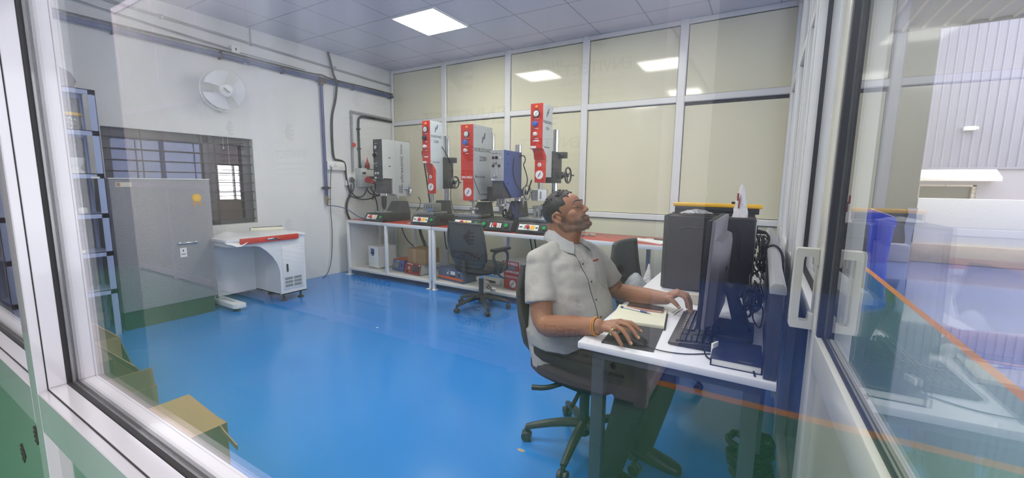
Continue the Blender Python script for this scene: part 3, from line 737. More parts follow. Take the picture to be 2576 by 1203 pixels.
tag(b.build('plastic_sheet', M('crumpled white plastic film', (236, 236, 234), .35, noise=(30, .04), bump=(40, .5))), 'crumpled white plastic sheet spread over the console desk top', 'plastic sheet', None, (-4.49, 2.47, 0))
t = thing('power_strip', 'cream power strip lying on the plastic sheet of the console desk', 'power strip', (-5.0, 2.74, .764), -.35)
b = MB(); b.b6(-.05, .05, -.17, .17, 0, .035, .006); b.build('body', M('cream plastic', (230, 228, 206), .4), t)
b = MB(); [b.cyl((dx, -.13+k*.06, .0345), (dx, -.13+k*.06, .0362), .006, n=8) for k in range(4) for dx in (-.015, .015)]; b.b6(-.04, .04, .12, .165, .035, .0365); b.b6(-.03, .03, -.15, .13, .0345, .0354); b.build('socket_print', m_ink, t)

# ---------------------------------------------------------------- open cartons by the front glass
card_d = M('inner cardboard', (140, 122, 84), .9, noise=(12, .08))
def carton(label, x0, x1, y0, y1, h, flaps):
    t = thing('cardboard_box', label, 'box', ((x0+x1)/2, (y0+y1)/2, 0), 0, 'open cartons along the front glass')
    w, l, th = (x1-x0)/2, (y1-y0)/2, .005
    b = MB(); b.b6(-w, w, -l, l, 0, th); b.b6(-w, -w+th, -l, l, th, h); b.b6(w-th, w, -l, l, th, h); b.b6(-w+th, w-th, -l, -l+th, th, h); b.b6(-w+th, w-th, l-th, l, th, h); b.build('body', m_card, t)
    for side, ang, ln in flaps:       # ang: 0 = lying flat inwards, 90 = upright, 180 = folded out level, 250 = hanging outside
        a = math.radians(ang)
        b = MB()
        if side in '+x-x':
            s = 1 if side == '+x' else -1
            p = Vector((s*(w-.003), 0, h)); dv = Vector((-s*math.cos(a), 0, math.sin(a))); hv = Vector((0, l-.006, 0))
        else:
            s = 1 if side == '+y' else -1
            p = Vector((0, s*(l-.003), h)); dv = Vector((0, -s*math.cos(a), math.sin(a))); hv = Vector((w-.006, 0, 0))
        b.sheet([[p-hv, p+hv], [p-hv*.98+dv*ln, p+hv*.98+dv*ln]], .004, dv.cross(hv).normalized()); b.build('flap', m_card, t)
    return t
carton('open cardboard box farthest left along the front glass', -3.86, -3.27, .36, .875, .40, (('+y', 256, .2), ('-y', 100, .2)))
carton('open cardboard box in the middle of the three cartons, one flap upright', -3.10, -2.52, .33, .79, .33, (('+x', 90, .095), ('+y', 60, .14)))
t = carton('closed topped cardboard box nearest the camera along the front glass', -2.14, -1.80, .32, .775, .37, (('+x', 8, .30), ('-x', 4, .03)))
b = MB(); b.sheet([[(.168+.17*k/4, .20-.02*k/4, .352-.012*k/4-.02*(k > 0)*.3), (.168+.17*k/4, .20-.02*k/4, .372-.012*k/4-.02*(k > 0)*.3)] for k in range(5)], .004, (0, 1, 0)); b.build('flap', m_card, t)
for k, (x, y) in enumerate(((-.15, .16), (-.15, .06), (-.14, -.05))):
    b = MB(); b.tube([(x+.018*math.cos(a*.4), y+.018*math.sin(a*.4), .386) for a in range(16)], .0016, 5, close=True)
    for a in range(10): b.box((x+.023*math.cos(a*.63), y+.023*math.sin(a*.63), .386), (.005, .004, .002))
    b.build('gear_stamp', m_ink, t)
b = MB(); b.b6(-.165, -.12, .0, .015, .385, .388); b.b6(-.1, -.07, .02, .035, .385, .388); b.build('torn_tape', m_paper, t)
# ---------------------------------------------------------------- long bench along the back partition
BF, BB, BH = 3.915, 4.515, .80
def bench(label, x0, x1, mids, shelf=True, grey=False):
    t = thing('workbench', label, 'workbench', ((x0+x1)/2, (BF+BB)/2, 0), 0, 'workbenches along the back partition')
    w, l = (x1-x0)/2, (BB-BF)/2; cx = (x0+x1)/2
    fm = M('grey slotted steel', (186, 188, 186), .4, noise=(9, .04)) if grey else steel_w
    b = MB(); b.b6(-w, w, -l+.004, l, BH-.008, BH, .001); b.build('tabletop', red_top, t)
    b = MB(); b.b6(-w, w, -l, -l+.036, BH-.045, BH-.002, .002); b.b6(-w, w, l-.04, l, BH-.045, BH-.008); b.b6(-w, -w+.036, -l+.036, l-.04, BH-.045, BH-.008); b.b6(w-.036, w, -l+.036, l-.04, BH-.045, BH-.008); b.build('top_frame', steel_w, t)
    for x in [x0+.02, x1-.02]+([] if grey else list(mids)):
        for y in (-l+.018, l-.022):
            b = MB(); b.b6(x-cx-.018, x-cx+.018, y-.018, y+.018, 0 if x not in mids else .11, BH-.045, .002)
            if x not in mids: b.b6(x-cx-.045, x-cx+.045, y-.045, y+.03, 0, .006, .001)
            b.build('leg', fm, t)
    if grey:
        for x in mids:
            for y in (-l+.018, l-.022):
                b = MB(); b.b6(x-cx-.02, x-cx+.02, y-.02, y+.02, 0, BH-.045, .002); b.b6(x-cx-.16, x-cx-.02, y-.004, y+.004, BH-.12, BH-.045, .001)
                b.mi = 1; [b.cyl((x-cx-.13+k*.035, y-.0045, BH-.085), (x-cx-.13+k*.035, y-.0055, BH-.085), .004, n=8) for k in range(3)]
                b.build('leg', [fm, m_ink], t, label='grey slotted steel leg')
    if shelf:
        b = MB(); b.b6(-w+.002, w-.002, -l+.002, l, .075, .11, .002); b.build('lower_shelf', M('white laminate shelf', (222, 222, 216), .35, noise=(7, .04)), t)
        if x0 < -5:
            b = MB(); b.b6(-w, -w+.006, -l+.036, l-.04, .11, BH-.045); b.build('end_panel', steel_w, t)
    return t
bench('white framed red topped workbench bay in the back left corner', -5.10, -3.508, [-4.31])
bench('white framed red topped workbench bay behind the grey mesh chair', -3.492, -1.70, [-2.72])
bench('red topped workbench on grey slotted legs behind the computer tower', -1.69, -.45, [-.99], False, True)

# ---------------------------------------------------------------- ultrasonic and spin welding machines
def swoosh(bm, o, u, v, s):
    o, u, v = Vector(o), Vector(u), Vector(v); n = u.cross(v).normalized()*.0006
    for pts, mi in (([(-.30, -.5), (-.14, -.42), (.0, .22), (-.10, .12), (-.2, .0), (-.22, -.2)], 0), ([(.30, .5), (.14, .42), (.0, -.22), (.10, -.12), (.2, .0), (.22, .2)], 0)):
        P = [o+u*(a*s)+v*(c*s) for a, c in pts]; k = len(P)
        bm._add(P+[p+n for p in P], [tuple(range(k))[::-1], tuple(range(k, 2*k))]+[(i, (i+1) % k, k+(i+1) % k, k+i) for i in range(k)])
SU, SV = (0, 1, 0), (0, 0, 1)      # lettering on a face that looks to +X
FU, FV = (1, 0, 0), (0, 0, 1)      # lettering on a face that looks to -Y
def gauge(par, x, y, z, r):
    b = MB(); b.cyl((x, y, z), (x, y-.018, z), r, n=24, bev=.002); b.mi = 1; b.cyl((x, y-.018, z), (x, y-.019, z), r*.8, n=24); b.mi = 2; b.box((x+.004, y-.0196, z+.003), (r*.9, .001, .003), rot3('Y', -35)); b.b6(x-r*.3, x+r*.3, y-.0196, y-.019, z-r*.5, z-r*.4)
    b.build('gauge', [m_black, m_white, m_ink], par)
def knob(par, x, y, z, r, mat, nm='regulator_knob'):
    b = MB(); b.cyl((x, y, z), (x, y-.012, z), r*.6); b.cyl((x, y-.012, z), (x, y-.05, z), r, r*.92, 20, .004); [b.box((x+r*math.cos(a), y-.032, z+r*math.sin(a)), (.004, .032, .004)) for a in [k*PI/6 for k in range(12)]]; b.build(nm, mat, par)
def base_unit(t, w, d=.56, plate=True, foot=(-.02, .42), buttons=(1,), tw=.24):
    """housing with a sloped front carrying the control strip"""
    h = .125
    b = MB(); b.prism([(0, .01), (.0, .03), (.045, h-.012), (.06, h), (d, h), (d, .01)], 'X', -w/2, w/2, .004)
    b.b6(-w/2-.006, w/2+.006, -.006, d, .004, .014, .002); b.mi = 1; b.b6(w/2, w/2+.0008, .12, .24, .045, .09)
    for x in (-w/2+.03, w/2-.03):
        for y in (.03, d-.04): b.mi = 1; b.cyl((x, y, 0), (x, y, .006), .014, n=10)
    b.build('base', [m_dark, m_black], t)
    # frame of the sloped front
    a = math.atan2(h-.042, .045); ss = Vector((0, math.cos(a), math.sin(a))); nn = Vector((0, -math.sin(a), math.cos(a))); o = Vector((0, .021, .072))
    def sl(x, s, n): return Vector((x, 0, 0))+o+ss*s+nn*n
    def slab(b, x0, x1, s0, s1, n0, n1):
        b._add([sl(x, s, n) for n in (n0, n1) for s in (s0, s1) for x in (x0, x1)], [(0, 2, 3, 1), (4, 5, 7, 6), (0, 1, 5, 4), (2, 6, 7, 3), (0, 4, 6, 2), (1, 3, 7, 5)])
    c = -.045 if len(buttons) == 1 else 0
    b = MB(); slab(b, c-tw/2, c+tw/2, -.032, .034, 0, .002); b.mi = 1; slab(b, c+.028, c+.075, -.022, .026, .002, .0026)
    b.mi = 2; slab(b, c-.11*tw/.24, c-.075*tw/.24, -.006, .008, .002, .0026); slab(b, c+.085*tw/.24, c+.11*tw/.24, -.006, .008, .002, .0026); slab(b, c-.055, c-.032, -.014, -.004, .002, .0026); slab(b, c-.048, c-.03, .004, .02, .002, .0026)
    b._add([sl(c-.114*tw/.24, .001, .0026), sl(c-.10*tw/.24, .012, .0026), sl(c-.10*tw/.24, -.01, .0026)], [(0, 1, 2)]); b._add([sl(c+.116*tw/.24, .001, .0026), sl(c+.102*tw/.24, .012, .0026), sl(c+.102*tw/.24, -.01, .0026)], [(0, 1, 2)])
    b.build('control_strip', [m_white, m_yel, m_ink], t)
    b = MB(); p = sl(c, 0, .002); b.cyl(p, p+nn*.012, .014, n=16); b.cyl(p+nn*.012, p+nn*.03, .023, .02, 20, .004); b.build('emergency_button', m_redb, t)
    for s in buttons:
        b = MB(); x = s*(w/2-.045); p = sl(x, 0, 0); b.cyl(p, p+nn*.006, .03, n=20, bev=.002); b.mi = 1; b.cyl(p+nn*.006, p+nn*.02, .022, .02, 20, .003); b.build('start_button', [m_black, m_green], t, label='green start button')
    fx, fy = foot
    b = MB(); b.loft([[(fx-.13, fy-.11, h), (fx+.09, fy-.11, h), (fx+.09, fy+.1, h), (fx-.13, fy+.1, h)], [(fx-.06, fy-.05, h+.18), (fx+.075, fy-.05, h+.18), (fx+.075, fy+.08, h+.18), (fx-.06, fy+.08, h+.18)]]); b.build('column_foot', m_dgrey, t)
    if plate:
        b = MB(); b.b6(-w/2+.0, w/2-.05, .06, .33, h+.015, h+.045, .003); b.b6(-w/2+.03, w/2-.08, .09, .3, h, h+.015)
        for x in (-.1, -.02, .07): b.cyl((x, .1, h+.045), (x, .1, h+.06), .008, n=8)
        b.build('fixture_plate', steel, t)
def column(t, x, y, z1, r, wheel=None, block=None, wm=None):
    b = MB(); b.cyl((x, y, .3), (x, y, z1), r, n=28, bev=.003); b.build('column', chrome, t)
    if block:
        z0, z2 = block
        b = MB(); b.b6(x-.075, x+.05, y-.16, y+.07, z0, z2, .004); b.b6(x+.02, x+.13, y-.02, y+.05, z2-.07, z2, .004); b.cyl((x-.02, y-.161, z2-.07), (x-.02, y-.168, z2-.07), .012, n=10); cb = b.build('clamp_block', m_dgrey, t)
    if wheel:
        wx, wz, wr = wheel
        b = MB(); b.cyl((x+.03, y-.02, wz), (wx, y-.02, wz), .024, n=16, bev=.003); b.b6(x+.03, x+.10, y-.06, y+.02, wz-.04, wz+.04, .006); b.build('wheel_shaft', m_dgrey, t)
        c = Vector((wx, y-.02, wz)); b = MB()
        b.tube([c+Vector((.01, wr*math.cos(2*PI*k/32), wr*math.sin(2*PI*k/32))) for k in range(32)], .010, 8, close=True)
        for k in range(3): a = 2*PI*k/3+.4; b.cyl(c+Vector((.0, 0, 0)), c+Vector((.01, wr*math.cos(a), wr*math.sin(a))), .008)
        b.cyl(c-Vector((.015, 0, 0)), c+Vector((.02, 0, 0)), .02, n=14, bev=.003)
        b.cyl(c+Vector((.01, wr*.9, .0)), c+Vector((.05, wr*.9, .0)), .008)
        b.build('handwheel', wm or m_dgrey, t)
GRP = 'welding machines on the red workbench'
def pneu_machine(label, X, Y0, w, yf, hw, zt, zb, zl, dep, hx=0., blue=True, col=None, bw=.38):
    """narrow red fronted press head: yf head front, hw head width, zt top, zb end of the wide front, zl end of the slim lower front"""
    t = thing('welding_machine', label, 'welding machine', (X, Y0, .80), 0, GRP)
    base_unit(t, bw)
    x0, x1 = hx-hw/2, hx+hw/2
    prof = [(yf+.006, zt), (yf+.006, zb), (yf+.04, zb), (yf+.105, zb-.075), (yf+.105, zl+.06), (yf+dep, zl+.06), (yf+dep, zt)]
    b = MB(); b.prism(prof, 'X', x0, x1, .002, 1)
    for y, z in ((yf+.02, zt-.03), (yf+dep-.015, zt-.03), (yf+.02, zb+.03), (yf+dep-.015, zb+.2), (yf+.12, zb-.12), (yf+dep-.015, zl+.09)): b.mi = 1; b.cyl((x1, y, z), (x1+.002, y, z), .004, n=8)
    b.build('head_body', [M('pale blue grey sheet metal', (198, 208, 214), .4, noise=(6, .03)) if not blue else m_grey, m_ink], t)
    b = MB(); b.b6(x0-.003, x1+.001, yf, yf+.006, zb, zt, .001, 1); b.mi = 1; b.b6(x0, x0+.065, yf-.0008, yf, zb+.006, zb+.03); b.b6(hx-.04, hx+.03, yf-.0006, yf, zb+.075, zb+.09)
    for k, z in enumerate((zt-.155, zt-.255, zt-.36)): b.b6(hx-.022, hx+.022, yf-.0006, yf, z-.003, z+.003)
    b.build('front_panel', [m_red, m_white], t)
    b = MB(); b.prism([(yf+.03, zb), (yf+.03, zb-.02), (yf+.05, zb-.11), (yf+.105, zb-.11), (yf+.105, zb-.075), (yf+.04, zb)], 'X', x0+.02, x1-.001, .002, 1)
    b.b6(x0+.025, x1-.001, yf+.06, yf+.105, zl, zb-.10, .002); b.mi = 1
    for x in (x0+.04, x1-.012):
        for z in (zl+.03, zb-.18): b.cyl((x, yf+.06, z), (x, yf+.058, z), .005, n=8)
    b.build('lower_front', [m_red, m_ink], t)
    cx = (x0+.025+x1)/2
    b = MB(); b.cyl((cx, yf+.06, zl+.085), (cx, yf+.058, zl+.085), .046, n=28); b.mi = 1; swoosh(b, (cx, yf+.0578, zl+.085), FU, FV, .062); b.build('badge', [m_white, m_navy], t)
    b = MB(); b.cyl((cx, yf+.06, zb-.165), (cx, yf+.052, zb-.165), .022, n=20, bev=.002); b.mi = 1; b.cyl((cx, yf+.052, zb-.165), (cx, yf+.051, zb-.165), .015, n=16); b.build('dial', [m_white, m_grey], t)
    gauge(t, hx, yf, zt-.105, .038); knob(t, hx-.004, yf, zt-.21, .026, m_knobblue if blue else m_black)
    knob(t, hx, yf, zt-.315, .018, M('white switch', (226, 222, 216), .3), 'switch_knob')
    b = MB(); b.cyl((hx-.002, yf, zt-.035), (hx-.002, yf-.012, zt-.035), .015, n=18, bev=.004); b.build('indicator_lamp', m_orange, t)
    b = MB(); swoosh(b, (x1+.0002, yf+dep*.5, zt-.085), SU, SV, .10); b.build('maker_mark', m_navy, t)
    text('NOBLESONICS', m_navy, (x1, yf+dep*.5, zt-.185), SU, SV, .042, t, width=dep*.86)
    text('2200', m_navy, (x1, yf+dep*.48, zt-.25), SU, SV, .045, t)
    text('- Made in India -', m_navy, (x1, yf+dep*.45, zb+.02), SU, SV, .026, t, width=dep*.62)
    return t, cx
# machine two: narrow, black knob
t, cx = pneu_machine('narrow red fronted press with a black knob, left of the spin welder', -3.66, 3.93, .37, .10, .125, 1.30, .777, .40, .24, 0, False)
column(t, .0, .50, 1.15, .045, (.145, .545, .075), (.46, .87))
b = MB(); b.cyl((cx, .18, .40), (cx, .18, .28), .022, .018, 16); b.b6(cx-.085, cx+.085, .10, .26, .18, .28, .003); b.mi = 1
for k in range(4): b.b6(cx-.06+k*.04-.003, cx-.06+k*.04+.003, .0994, .10, .195, .262); b.b6(cx-.075+k*.04, cx-.05+k*.04, .0994, .10, .225, .229)
b.build('horn', [steel, m_ink], t)
b = MB(); b.tube([(.08, .3, 1.0), (.12, .44, .8), (.14, .46, .6), (.14, .38, .42), (.25, .3, .2), (.33, .3, .14)], .005, 6, smooth=2); b.build('cable', m_cable, t)
b = MB(); b.tube([(.02, .1, .20), (.05, .12, .23), (.09, .1, .20), (.06, .1, .18)], .01, 8, smooth=1); b.build('blue_clip', m_knobblue, t)
# machine five: tall with blue knob, beside the man's head
t, cx = pneu_machine('tall red fronted press with a blue knob, right of the blue machine', -2.10, 3.93, .39, .08, .140, 1.375, .91, .553, .24, 0, True)
column(t, .03, .50, 1.15, .036, (.19, .64, .085), (.55, .90))
b = MB(); b.cyl((cx, .16, .553), (cx, .16, .47), .026, .02, 16); b.cyl((cx, .16, .48), (cx, .16, .36), .095, n=6, bev=.002); b.mi = 1
for k in (-1, 0, 1): b.b6(cx+k*.055-.004, cx+k*.055+.004, .075, .0762, .38, .46)
b.build('horn', [steel, m_ink], t)
b = MB(); b.lathe([(0, .17), (.09, .17), (.09, .18), (0, .18)], (cx, .18, 0), n=20); b.lathe([(0, .27), (.08, .27), (.085, .275), (.085, .30), (.06, .305), (0, .305)], (cx, .18, 0), n=20)
for k in range(9): a = 2*PI*k/9; b.cyl((cx+.07*math.cos(a), .18+.07*math.sin(a), .18), (cx+.07*math.cos(a), .18+.07*math.sin(a), .28), .009, n=10)
b.build('fixture', steel, t)
b = MB(); b.tube([(-.08, .14, .58), (-.14, .2, .5), (-.22, .3, .42)], .008, 6, smooth=1); b.build('cable', m_cable, t)
# machine three: the spin welder
t = thing('welding_machine', 'wide grey sided spin welder with a full height red front, tall behind the mesh chair', 'welding machine', (-2.99, 3.93, .80), 0, GRP)
base_unit(t, .40, buttons=(1,))
column(t, .06, .50, 1.14, .030, None, (.32, .5))
hw, yf, zt, zl = .17, .05, 1.21, .335; x0, x1 = -hw/2, hw/2
b = MB(); b.prism([(yf+.006, zt), (yf+.006, zl+.0), (yf+.40, zl+.02), (yf+.40, zt)], 'X', x0+.02, x1, .002, 1); b.prism([(yf+.006, zt), (yf+.006, .60), (yf+.13, .41), (yf+.40, .41), (yf+.40, zt)], 'X', x0, x1+.004, .002, 1)
b.mi = 1
P = [Vector((x1+.0045, yf+.006, .60)), Vector((x1+.0045, yf+.13, .41)), Vector((x1+.0045, yf+.40, .41))]; b.tube(P, .003, 6)
for y, z in ((yf+.02, zt-.04), (yf+.38, zt-.06), (yf+.02, .88), (yf+.38, .8), (yf+.38, .62), (yf+.02, .5), (yf+.37, .45)): b.cyl((x1+.004, y, z), (x1+.006, y, z), .005, n=8)
b.build('head_body', [m_grey, m_dark], t)
b = MB(); b.b6(x0-.004, x1+.003, yf, yf+.006, .575, zt, .001, 1); b.b6(x0+.024, x1+.002, yf+.004, yf+.010, zl, .575, .001, 1); b.mi = 1
for z in (zt-.155, zt-.25, zt-.33): b.b6(-.025, .025, yf-.0006, yf, z-.003, z+.003)
b.build('front_panel', [m_red, m_white], t)
text('SPIN WELD', m_wink, (0, yf, .605), FU, FV, .036, t, width=.155, bold=.0008)
b = MB(); b.cyl((.012, yf+.004, zl+.10), (.012, yf+.002, zl+.10), .05, n=28); b.mi = 1; swoosh(b, (.012, yf+.0018, zl+.10), FU, FV, .066); b.build('badge', [m_white, m_navy], t)
gauge(t, 0, yf, zt-.11, .036); knob(t, -.005, yf, zt-.205, .028, m_knobblue); knob(t, 0, yf, zt-.295, .018, MATS['white switch'], 'switch_knob')
b = MB(); b.cyl((0, yf, zt-.03), (0, yf-.012, zt-.03), .015, n=18, bev=.004); b.build('indicator_lamp', m_orange, t)
b = MB(); swoosh(b, (x1+.0042, yf+.21, zt-.14), SU, SV, .13); b.build('maker_mark', m_navy, t)
text('NOBLESONICS', m_ink, (x1+.004, yf+.20, zt-.285), SU, SV, .062, t, width=.37)
text('2200', m_ink, (x1+.004, yf+.20, zt-.385), SU, SV, .075, t)
text('- Made in India', m_navy, (x1+.004, yf+.125, .615), SU, SV, .042, t, width=.23)
b = MB(); b.lathe([(.05, .335), (.05, .32), (.018, .315), (.018, .25), (.045, .248), (.048, .235), (.045, .222), (.02, .22), (.028, .2), (.028, .155), (.02, .15), (0, .15)][::-1], (.01, .16, 0))
for k in range(4): a = k*PI/2+.5; b.cyl((.01+.04*math.cos(a), .16+.04*math.sin(a), .235), (.01+.062*math.cos(a), .16+.062*math.sin(a), .235), .009, n=10)
b.build('spindle', steel, t)
# machine four: blue with separate button box
t = thing('welding_machine', 'blue welding machine with a silver instrument panel between the two red presses', 'welding machine', (-2.56, 3.93, .80), 0, GRP)
b = MB(); b.prism([(0, .01), (.0, .03), (.05, .113), (.06, .125), (.56, .125), (.56, .01)], 'X', -.225, .20, .004); b.build('base', m_dark, t)
a = math.atan2(.083, .05); ss = Vector((0, math.cos(a), math.sin(a))); nn = Vector((0, -math.sin(a), math.cos(a))); o = Vector((0, .024, .070))
b = MB()
def slab4(b, x0, x1, s0, s1, n0, n1):
    b._add([Vector((x, 0, 0))+o+ss*s+nn*n for n in (n0, n1) for s in (s0, s1) for x in (x0, x1)], [(0, 2, 3, 1), (4, 5, 7, 6), (0, 1, 5, 4), (2, 6, 7, 3), (0, 4, 6, 2), (1, 3, 7, 5)])
b.mi = 0; slab4(b, -.09, .075, -.04, .042, 0, .002); b.mi = 1
for x in (-.075, -.045, -.02, .01, .03, .055): slab4(b, x-.009, x+.009, -.028, .03, .002, .003)
b.build('control_strip', [m_black, m_white], t)
b = MB(); p = o+nn*.003+Vector((-.008, 0, 0)); b.cyl(p, p+nn*.012, .015, n=16); b.cyl(p+nn*.012, p+nn*.034, .026, .022, 20, .004); b.build('emergency_button', m_redb, t)
for x in (-.165, .135):
    b = MB(); p = o+Vector((x, 0, 0)); b.cyl(p, p+nn*.006, .034, n=20, bev=.002); b.mi = 1; b.cyl(p+nn*.006, p+nn*.024, .026, .024, 20, .003); b.build('start_button', [m_black, m_green], t, label='green start button')
x0, x1, yf = -.09, .07, .05
b = MB(); b.prism([(yf+.006, .91), (yf+.006, .57), (yf+.20, .375), (yf+.41, .375), (yf+.41, .905)], 'X', x0, x1, .002, 1); b.mi = 1
for y, z in ((yf+.10, .87), (yf+.10, .76), (yf+.10, .54)): b.b6(x1, x1+.001, y-.012, y+.012, z-.006, z+.006)
for y, z in ((yf+.03, .89), (yf+.39, .88), (yf+.39, .55), (yf+.23, .39), (yf+.03, .70)): b.cyl((x1, y, z), (x1+.002, y, z), .004, n=8)
b.build('head_body', [m_blue, m_ink], t)
b = MB(); b.b6(x0-.003, x1+.001, yf, yf+.006, .57, .91, .001, 1)
b.mi = 1
for x, z in ((-.065, .825), (-.065, .735), (.015, .735)): b.b6(x-.016, x+.016, yf-.002, yf, z-.015, z+.015, .0005)
b.mi = 2
for x, z in ((-.065, .825), (-.065, .735), (.015, .735)): b.b6(x-.011, x+.011, yf-.0026, yf-.002, z-.005, z+.006)
b.mi = 3; b.cyl((-.02, yf, .825), (-.02, yf-.008, .825), .018, n=20); b.b6(-.045, -.005, yf-.0006, yf, .868, .874); b.b6(-.075, -.055, yf-.0006, yf, .865, .872); b.b6(.015, .035, yf-.0006, yf, .866, .871)
for q in ((-.075, .60), (.0, .60)): b.tube([(q[0], yf-.0005, q[1]), (q[0]+.03, yf-.0005, q[1]), (q[0]+.03, yf-.0005, q[1]+.03), (q[0], yf-.0005, q[1]+.03)], .001, 4, close=True)
b.b6(-.04, -.037, yf-.0006, yf, .655, .667); b.b6(.0, .003, yf-.0006, yf, .655, .667)
b.mi = 4; b.b6(-.088, -.045, yf-.0008, yf, .574, .588); b.b6(.022, .038, yf-.004, yf, .815, .83, .001)
b.build('instrument_panel', [M('silver panel', (190, 190, 190), .3, .4), m_black, M('dark red display', (120, 16, 16), .3), m_ink, m_white], t)
knob(t, -.022, yf, .77, .017, steel, 'switch_knob'); knob(t, -.02, yf, .617, .013, steel, 'switch_knob')
b = MB(); b.b6(x0+.01, x1-.02, yf+.012, yf+.2, .37, .57, .004); b.build('motor_cover', m_dgrey, t)
b = MB()
for k in range(3): b.cyl((-.06+k*.045, yf+.1, .37), (-.06+k*.045, yf+.1, .31), .019, n=14, bev=.002)
b.cyl((-.015, yf+.1, .31), (-.015, yf+.1, .28), .06, n=20, bev=.004); b.cyl((-.015, yf+.1, .28), (-.015, yf+.1, .20), .03, .02); b.build('horn', steel, t)
column(t, -.01, .52, 1.0, .042, (.12, .435, .085), None, steel)
b = MB(); b.loft([[(-.10, .38, .125), (.09, .38, .125), (.09, .62, .125), (-.10, .62, .125)], [(-.06, .44, .33), (.07, .44, .33), (.07, .6, .33), (-.06, .6, .33)]]); b.build('column_foot', m_dgrey, t)
b = MB(); b.tube([(x1, .40, .86), (x1+.05, .44, .87), (x1+.06, .45, .80), (x1+.03, .44, .77), (x1+.05, .46, .70), (x1+.085, .46, .6), (x1+.08, .45, .52), (x1+.03, .44, .48)], .006, 7, smooth=2); b.tube([(x1+.002, .28, .84), (x1+.005, .25, .7), (x1+.005, .28, .6), (x1+.004, .36, .50), (x1+.02, .43, .47)], .004, 6, smooth=2); b.build('cable', m_cable, t)
b = MB(); b.tube([(-.05, .28, .33), (.02, .30, .31), (.07, .28, .24), (.09, .25, .14), (.10, .22, .13)], .006, 7, smooth=2); b.tube([(.07, .32, .35), (.1, .32, .25), (.1, .28, .13)], .005, 7, smooth=2); b.tube([(.10, .26, .14), (.16, .26, .17), (.2, .28, .2)], .005, 7, smooth=1); b.build('air_tube', M('blue tube', (36, 70, 150), .4), t)
b = MB(); b.cyl((.115, .42, .37), (.115, .42, .30), .022, .018, 14, .003); b.cyl((.115, .42, .30), (.115, .42, .25), .013, .006, 12, .002); b.build('filter_bowl', steel, t)
# coiled lead on its base
b = MB(); pts = []
for k in range(170):
    u = k/169; a = u*2*PI*15; cx_ = .01+.13*u; cy_ = .14+.05*math.sin(u*PI); cz_ = .165+.012*math.sin(u*PI*1.1)
    if u < .25: cx_, cz_ = .045-.035*math.sin(u*2*PI)+.0, .19+.05*(.25-u)*4*.6
    pts.append((cx_, cy_+.034*math.cos(a), cz_+.034*math.sin(a)))
b.tube(pts, .005, 6); tag(b.build('coiled_lead', m_cable), 'black coiled lead lying on the base of the blue machine', 'cable', None, (-2.56, 3.93, .80))
# machine one: grey with a dark front, the word up its side
t = thing('welding_machine', 'grey welding machine with a dark front and the word ultrasonic up its side', 'welding machine', (-4.55, 3.93, .80), 0, GRP)
h = .11
b = MB(); b.prism([(0, .01), (.0, .02), (.05, h-.01), (.06, h), (.52, h), (.52, .01)], 'X', -.19, .19, .004); b.b6(-.21, .2, -.01, .52, .003, .012, .002); b.build('base', m_dark, t)
a = math.atan2(h-.03, .05); ss = Vector((0, math.cos(a), math.sin(a))); nn = Vector((0, -math.sin(a), math.cos(a))); o = Vector((0, .024, .060))
b = MB(); slab4(b, -.15, .04, -.032, .034, 0, .002); b.mi = 1; slab4(b, -.005, .03, .004, .024, .002, .003); b.mi = 2; slab4(b, -.13, -.10, -.01, .01, .002, .003); slab4(b, -.004, .025, -.02, -.008, .002, .003); slab4(b, -.075, -.035, -.026, -.02, .002, .003); b.build('control_strip', [m_white, m_yel, M('dark red print', (150, 40, 34), .5)], t)
b = MB(); p = o+nn*.003+Vector((-.055, 0, 0)); b.cyl(p, p+nn*.012, .014, n=16); b.cyl(p+nn*.012, p+nn*.03, .024, .02, 20, .004); b.build('emergency_button', m_redb, t)
b = MB(); p = o+Vector((.125, 0, 0)); b.cyl(p, p+nn*.006, .028, n=20, bev=.002); b.mi = 1; b.cyl(p+nn*.006, p+nn*.02, .021, .019, 20, .003); b.build('start_button', [m_black, m_green], t, label='green start button')
yf = .11; x0, x1 = -.085, .085
b = MB(); b.prism([(yf+.006, 1.113), (yf+.006, .588), (yf+.18, .588), (yf+.18, .37), (yf+.28, .36), (yf+.28, .345), (yf+.52, .335), (yf+.52, 1.108)], 'X', x0, x1, .003, 1); b.prism([(yf+.24, 1.11), (yf+.24, .345), (yf+.52, .335), (yf+.52, 1.108)], 'X', x1, x1+.004, .001, 1)
b.mi = 1
for z in (.87, .755): b.b6(x1, x1+.001, yf+.115, yf+.15, z-.006, z+.006)
for y in (yf+.345, yf+.36): b.b6(x1+.004, x1+.005, y-.003, y+.003, .93, 1.07)
for y in (yf+.345, yf+.36): b.b6(x1+.004, x1+.005, y-.003, y+.003, .375, .51)
for k in range(6): b.b6(x1+.004, x1+.005, yf+.29+k*.009, yf+.293+k*.009, .385, .49)
b.build('head_body', [m_grey, m_ink], t)
text('ultrasonic', m_ink, (x1+.004, yf+.352, .715), (0, 0, 1), (0, -1, 0), .085, t, width=.38, shear=.2)
b = MB(); b.b6(x0-.002, x1+.001, yf, yf+.006, .575, 1.113, .002, 1); b.mi = 1; b.b6(-.07, -.03, yf-.001, yf, .588, .607)
for x, z in ((-.045, .66), (.0, .66)): b.cyl((x, yf, z), (x, yf-.003, z), .014, n=14)
for z in (1.06, .93, .905, .80, .755): b.b6(-.05, -.005, yf-.0006, yf, z-.002, z+.002)
b.build('front_panel', [m_dgrey, m_white], t)
gauge(t, -.02, yf, 1.005, .03); knob(t, -.03, yf, .90, .02, m_black); knob(t, -.02, yf, .785, .010, steel, 'switch_knob')
b = MB(); b.b6(x0+.015, x1-.015, yf+.015, yf+.175, .385, .575, .004); b.build('motor_cover', m_dgrey, t)
b = MB()
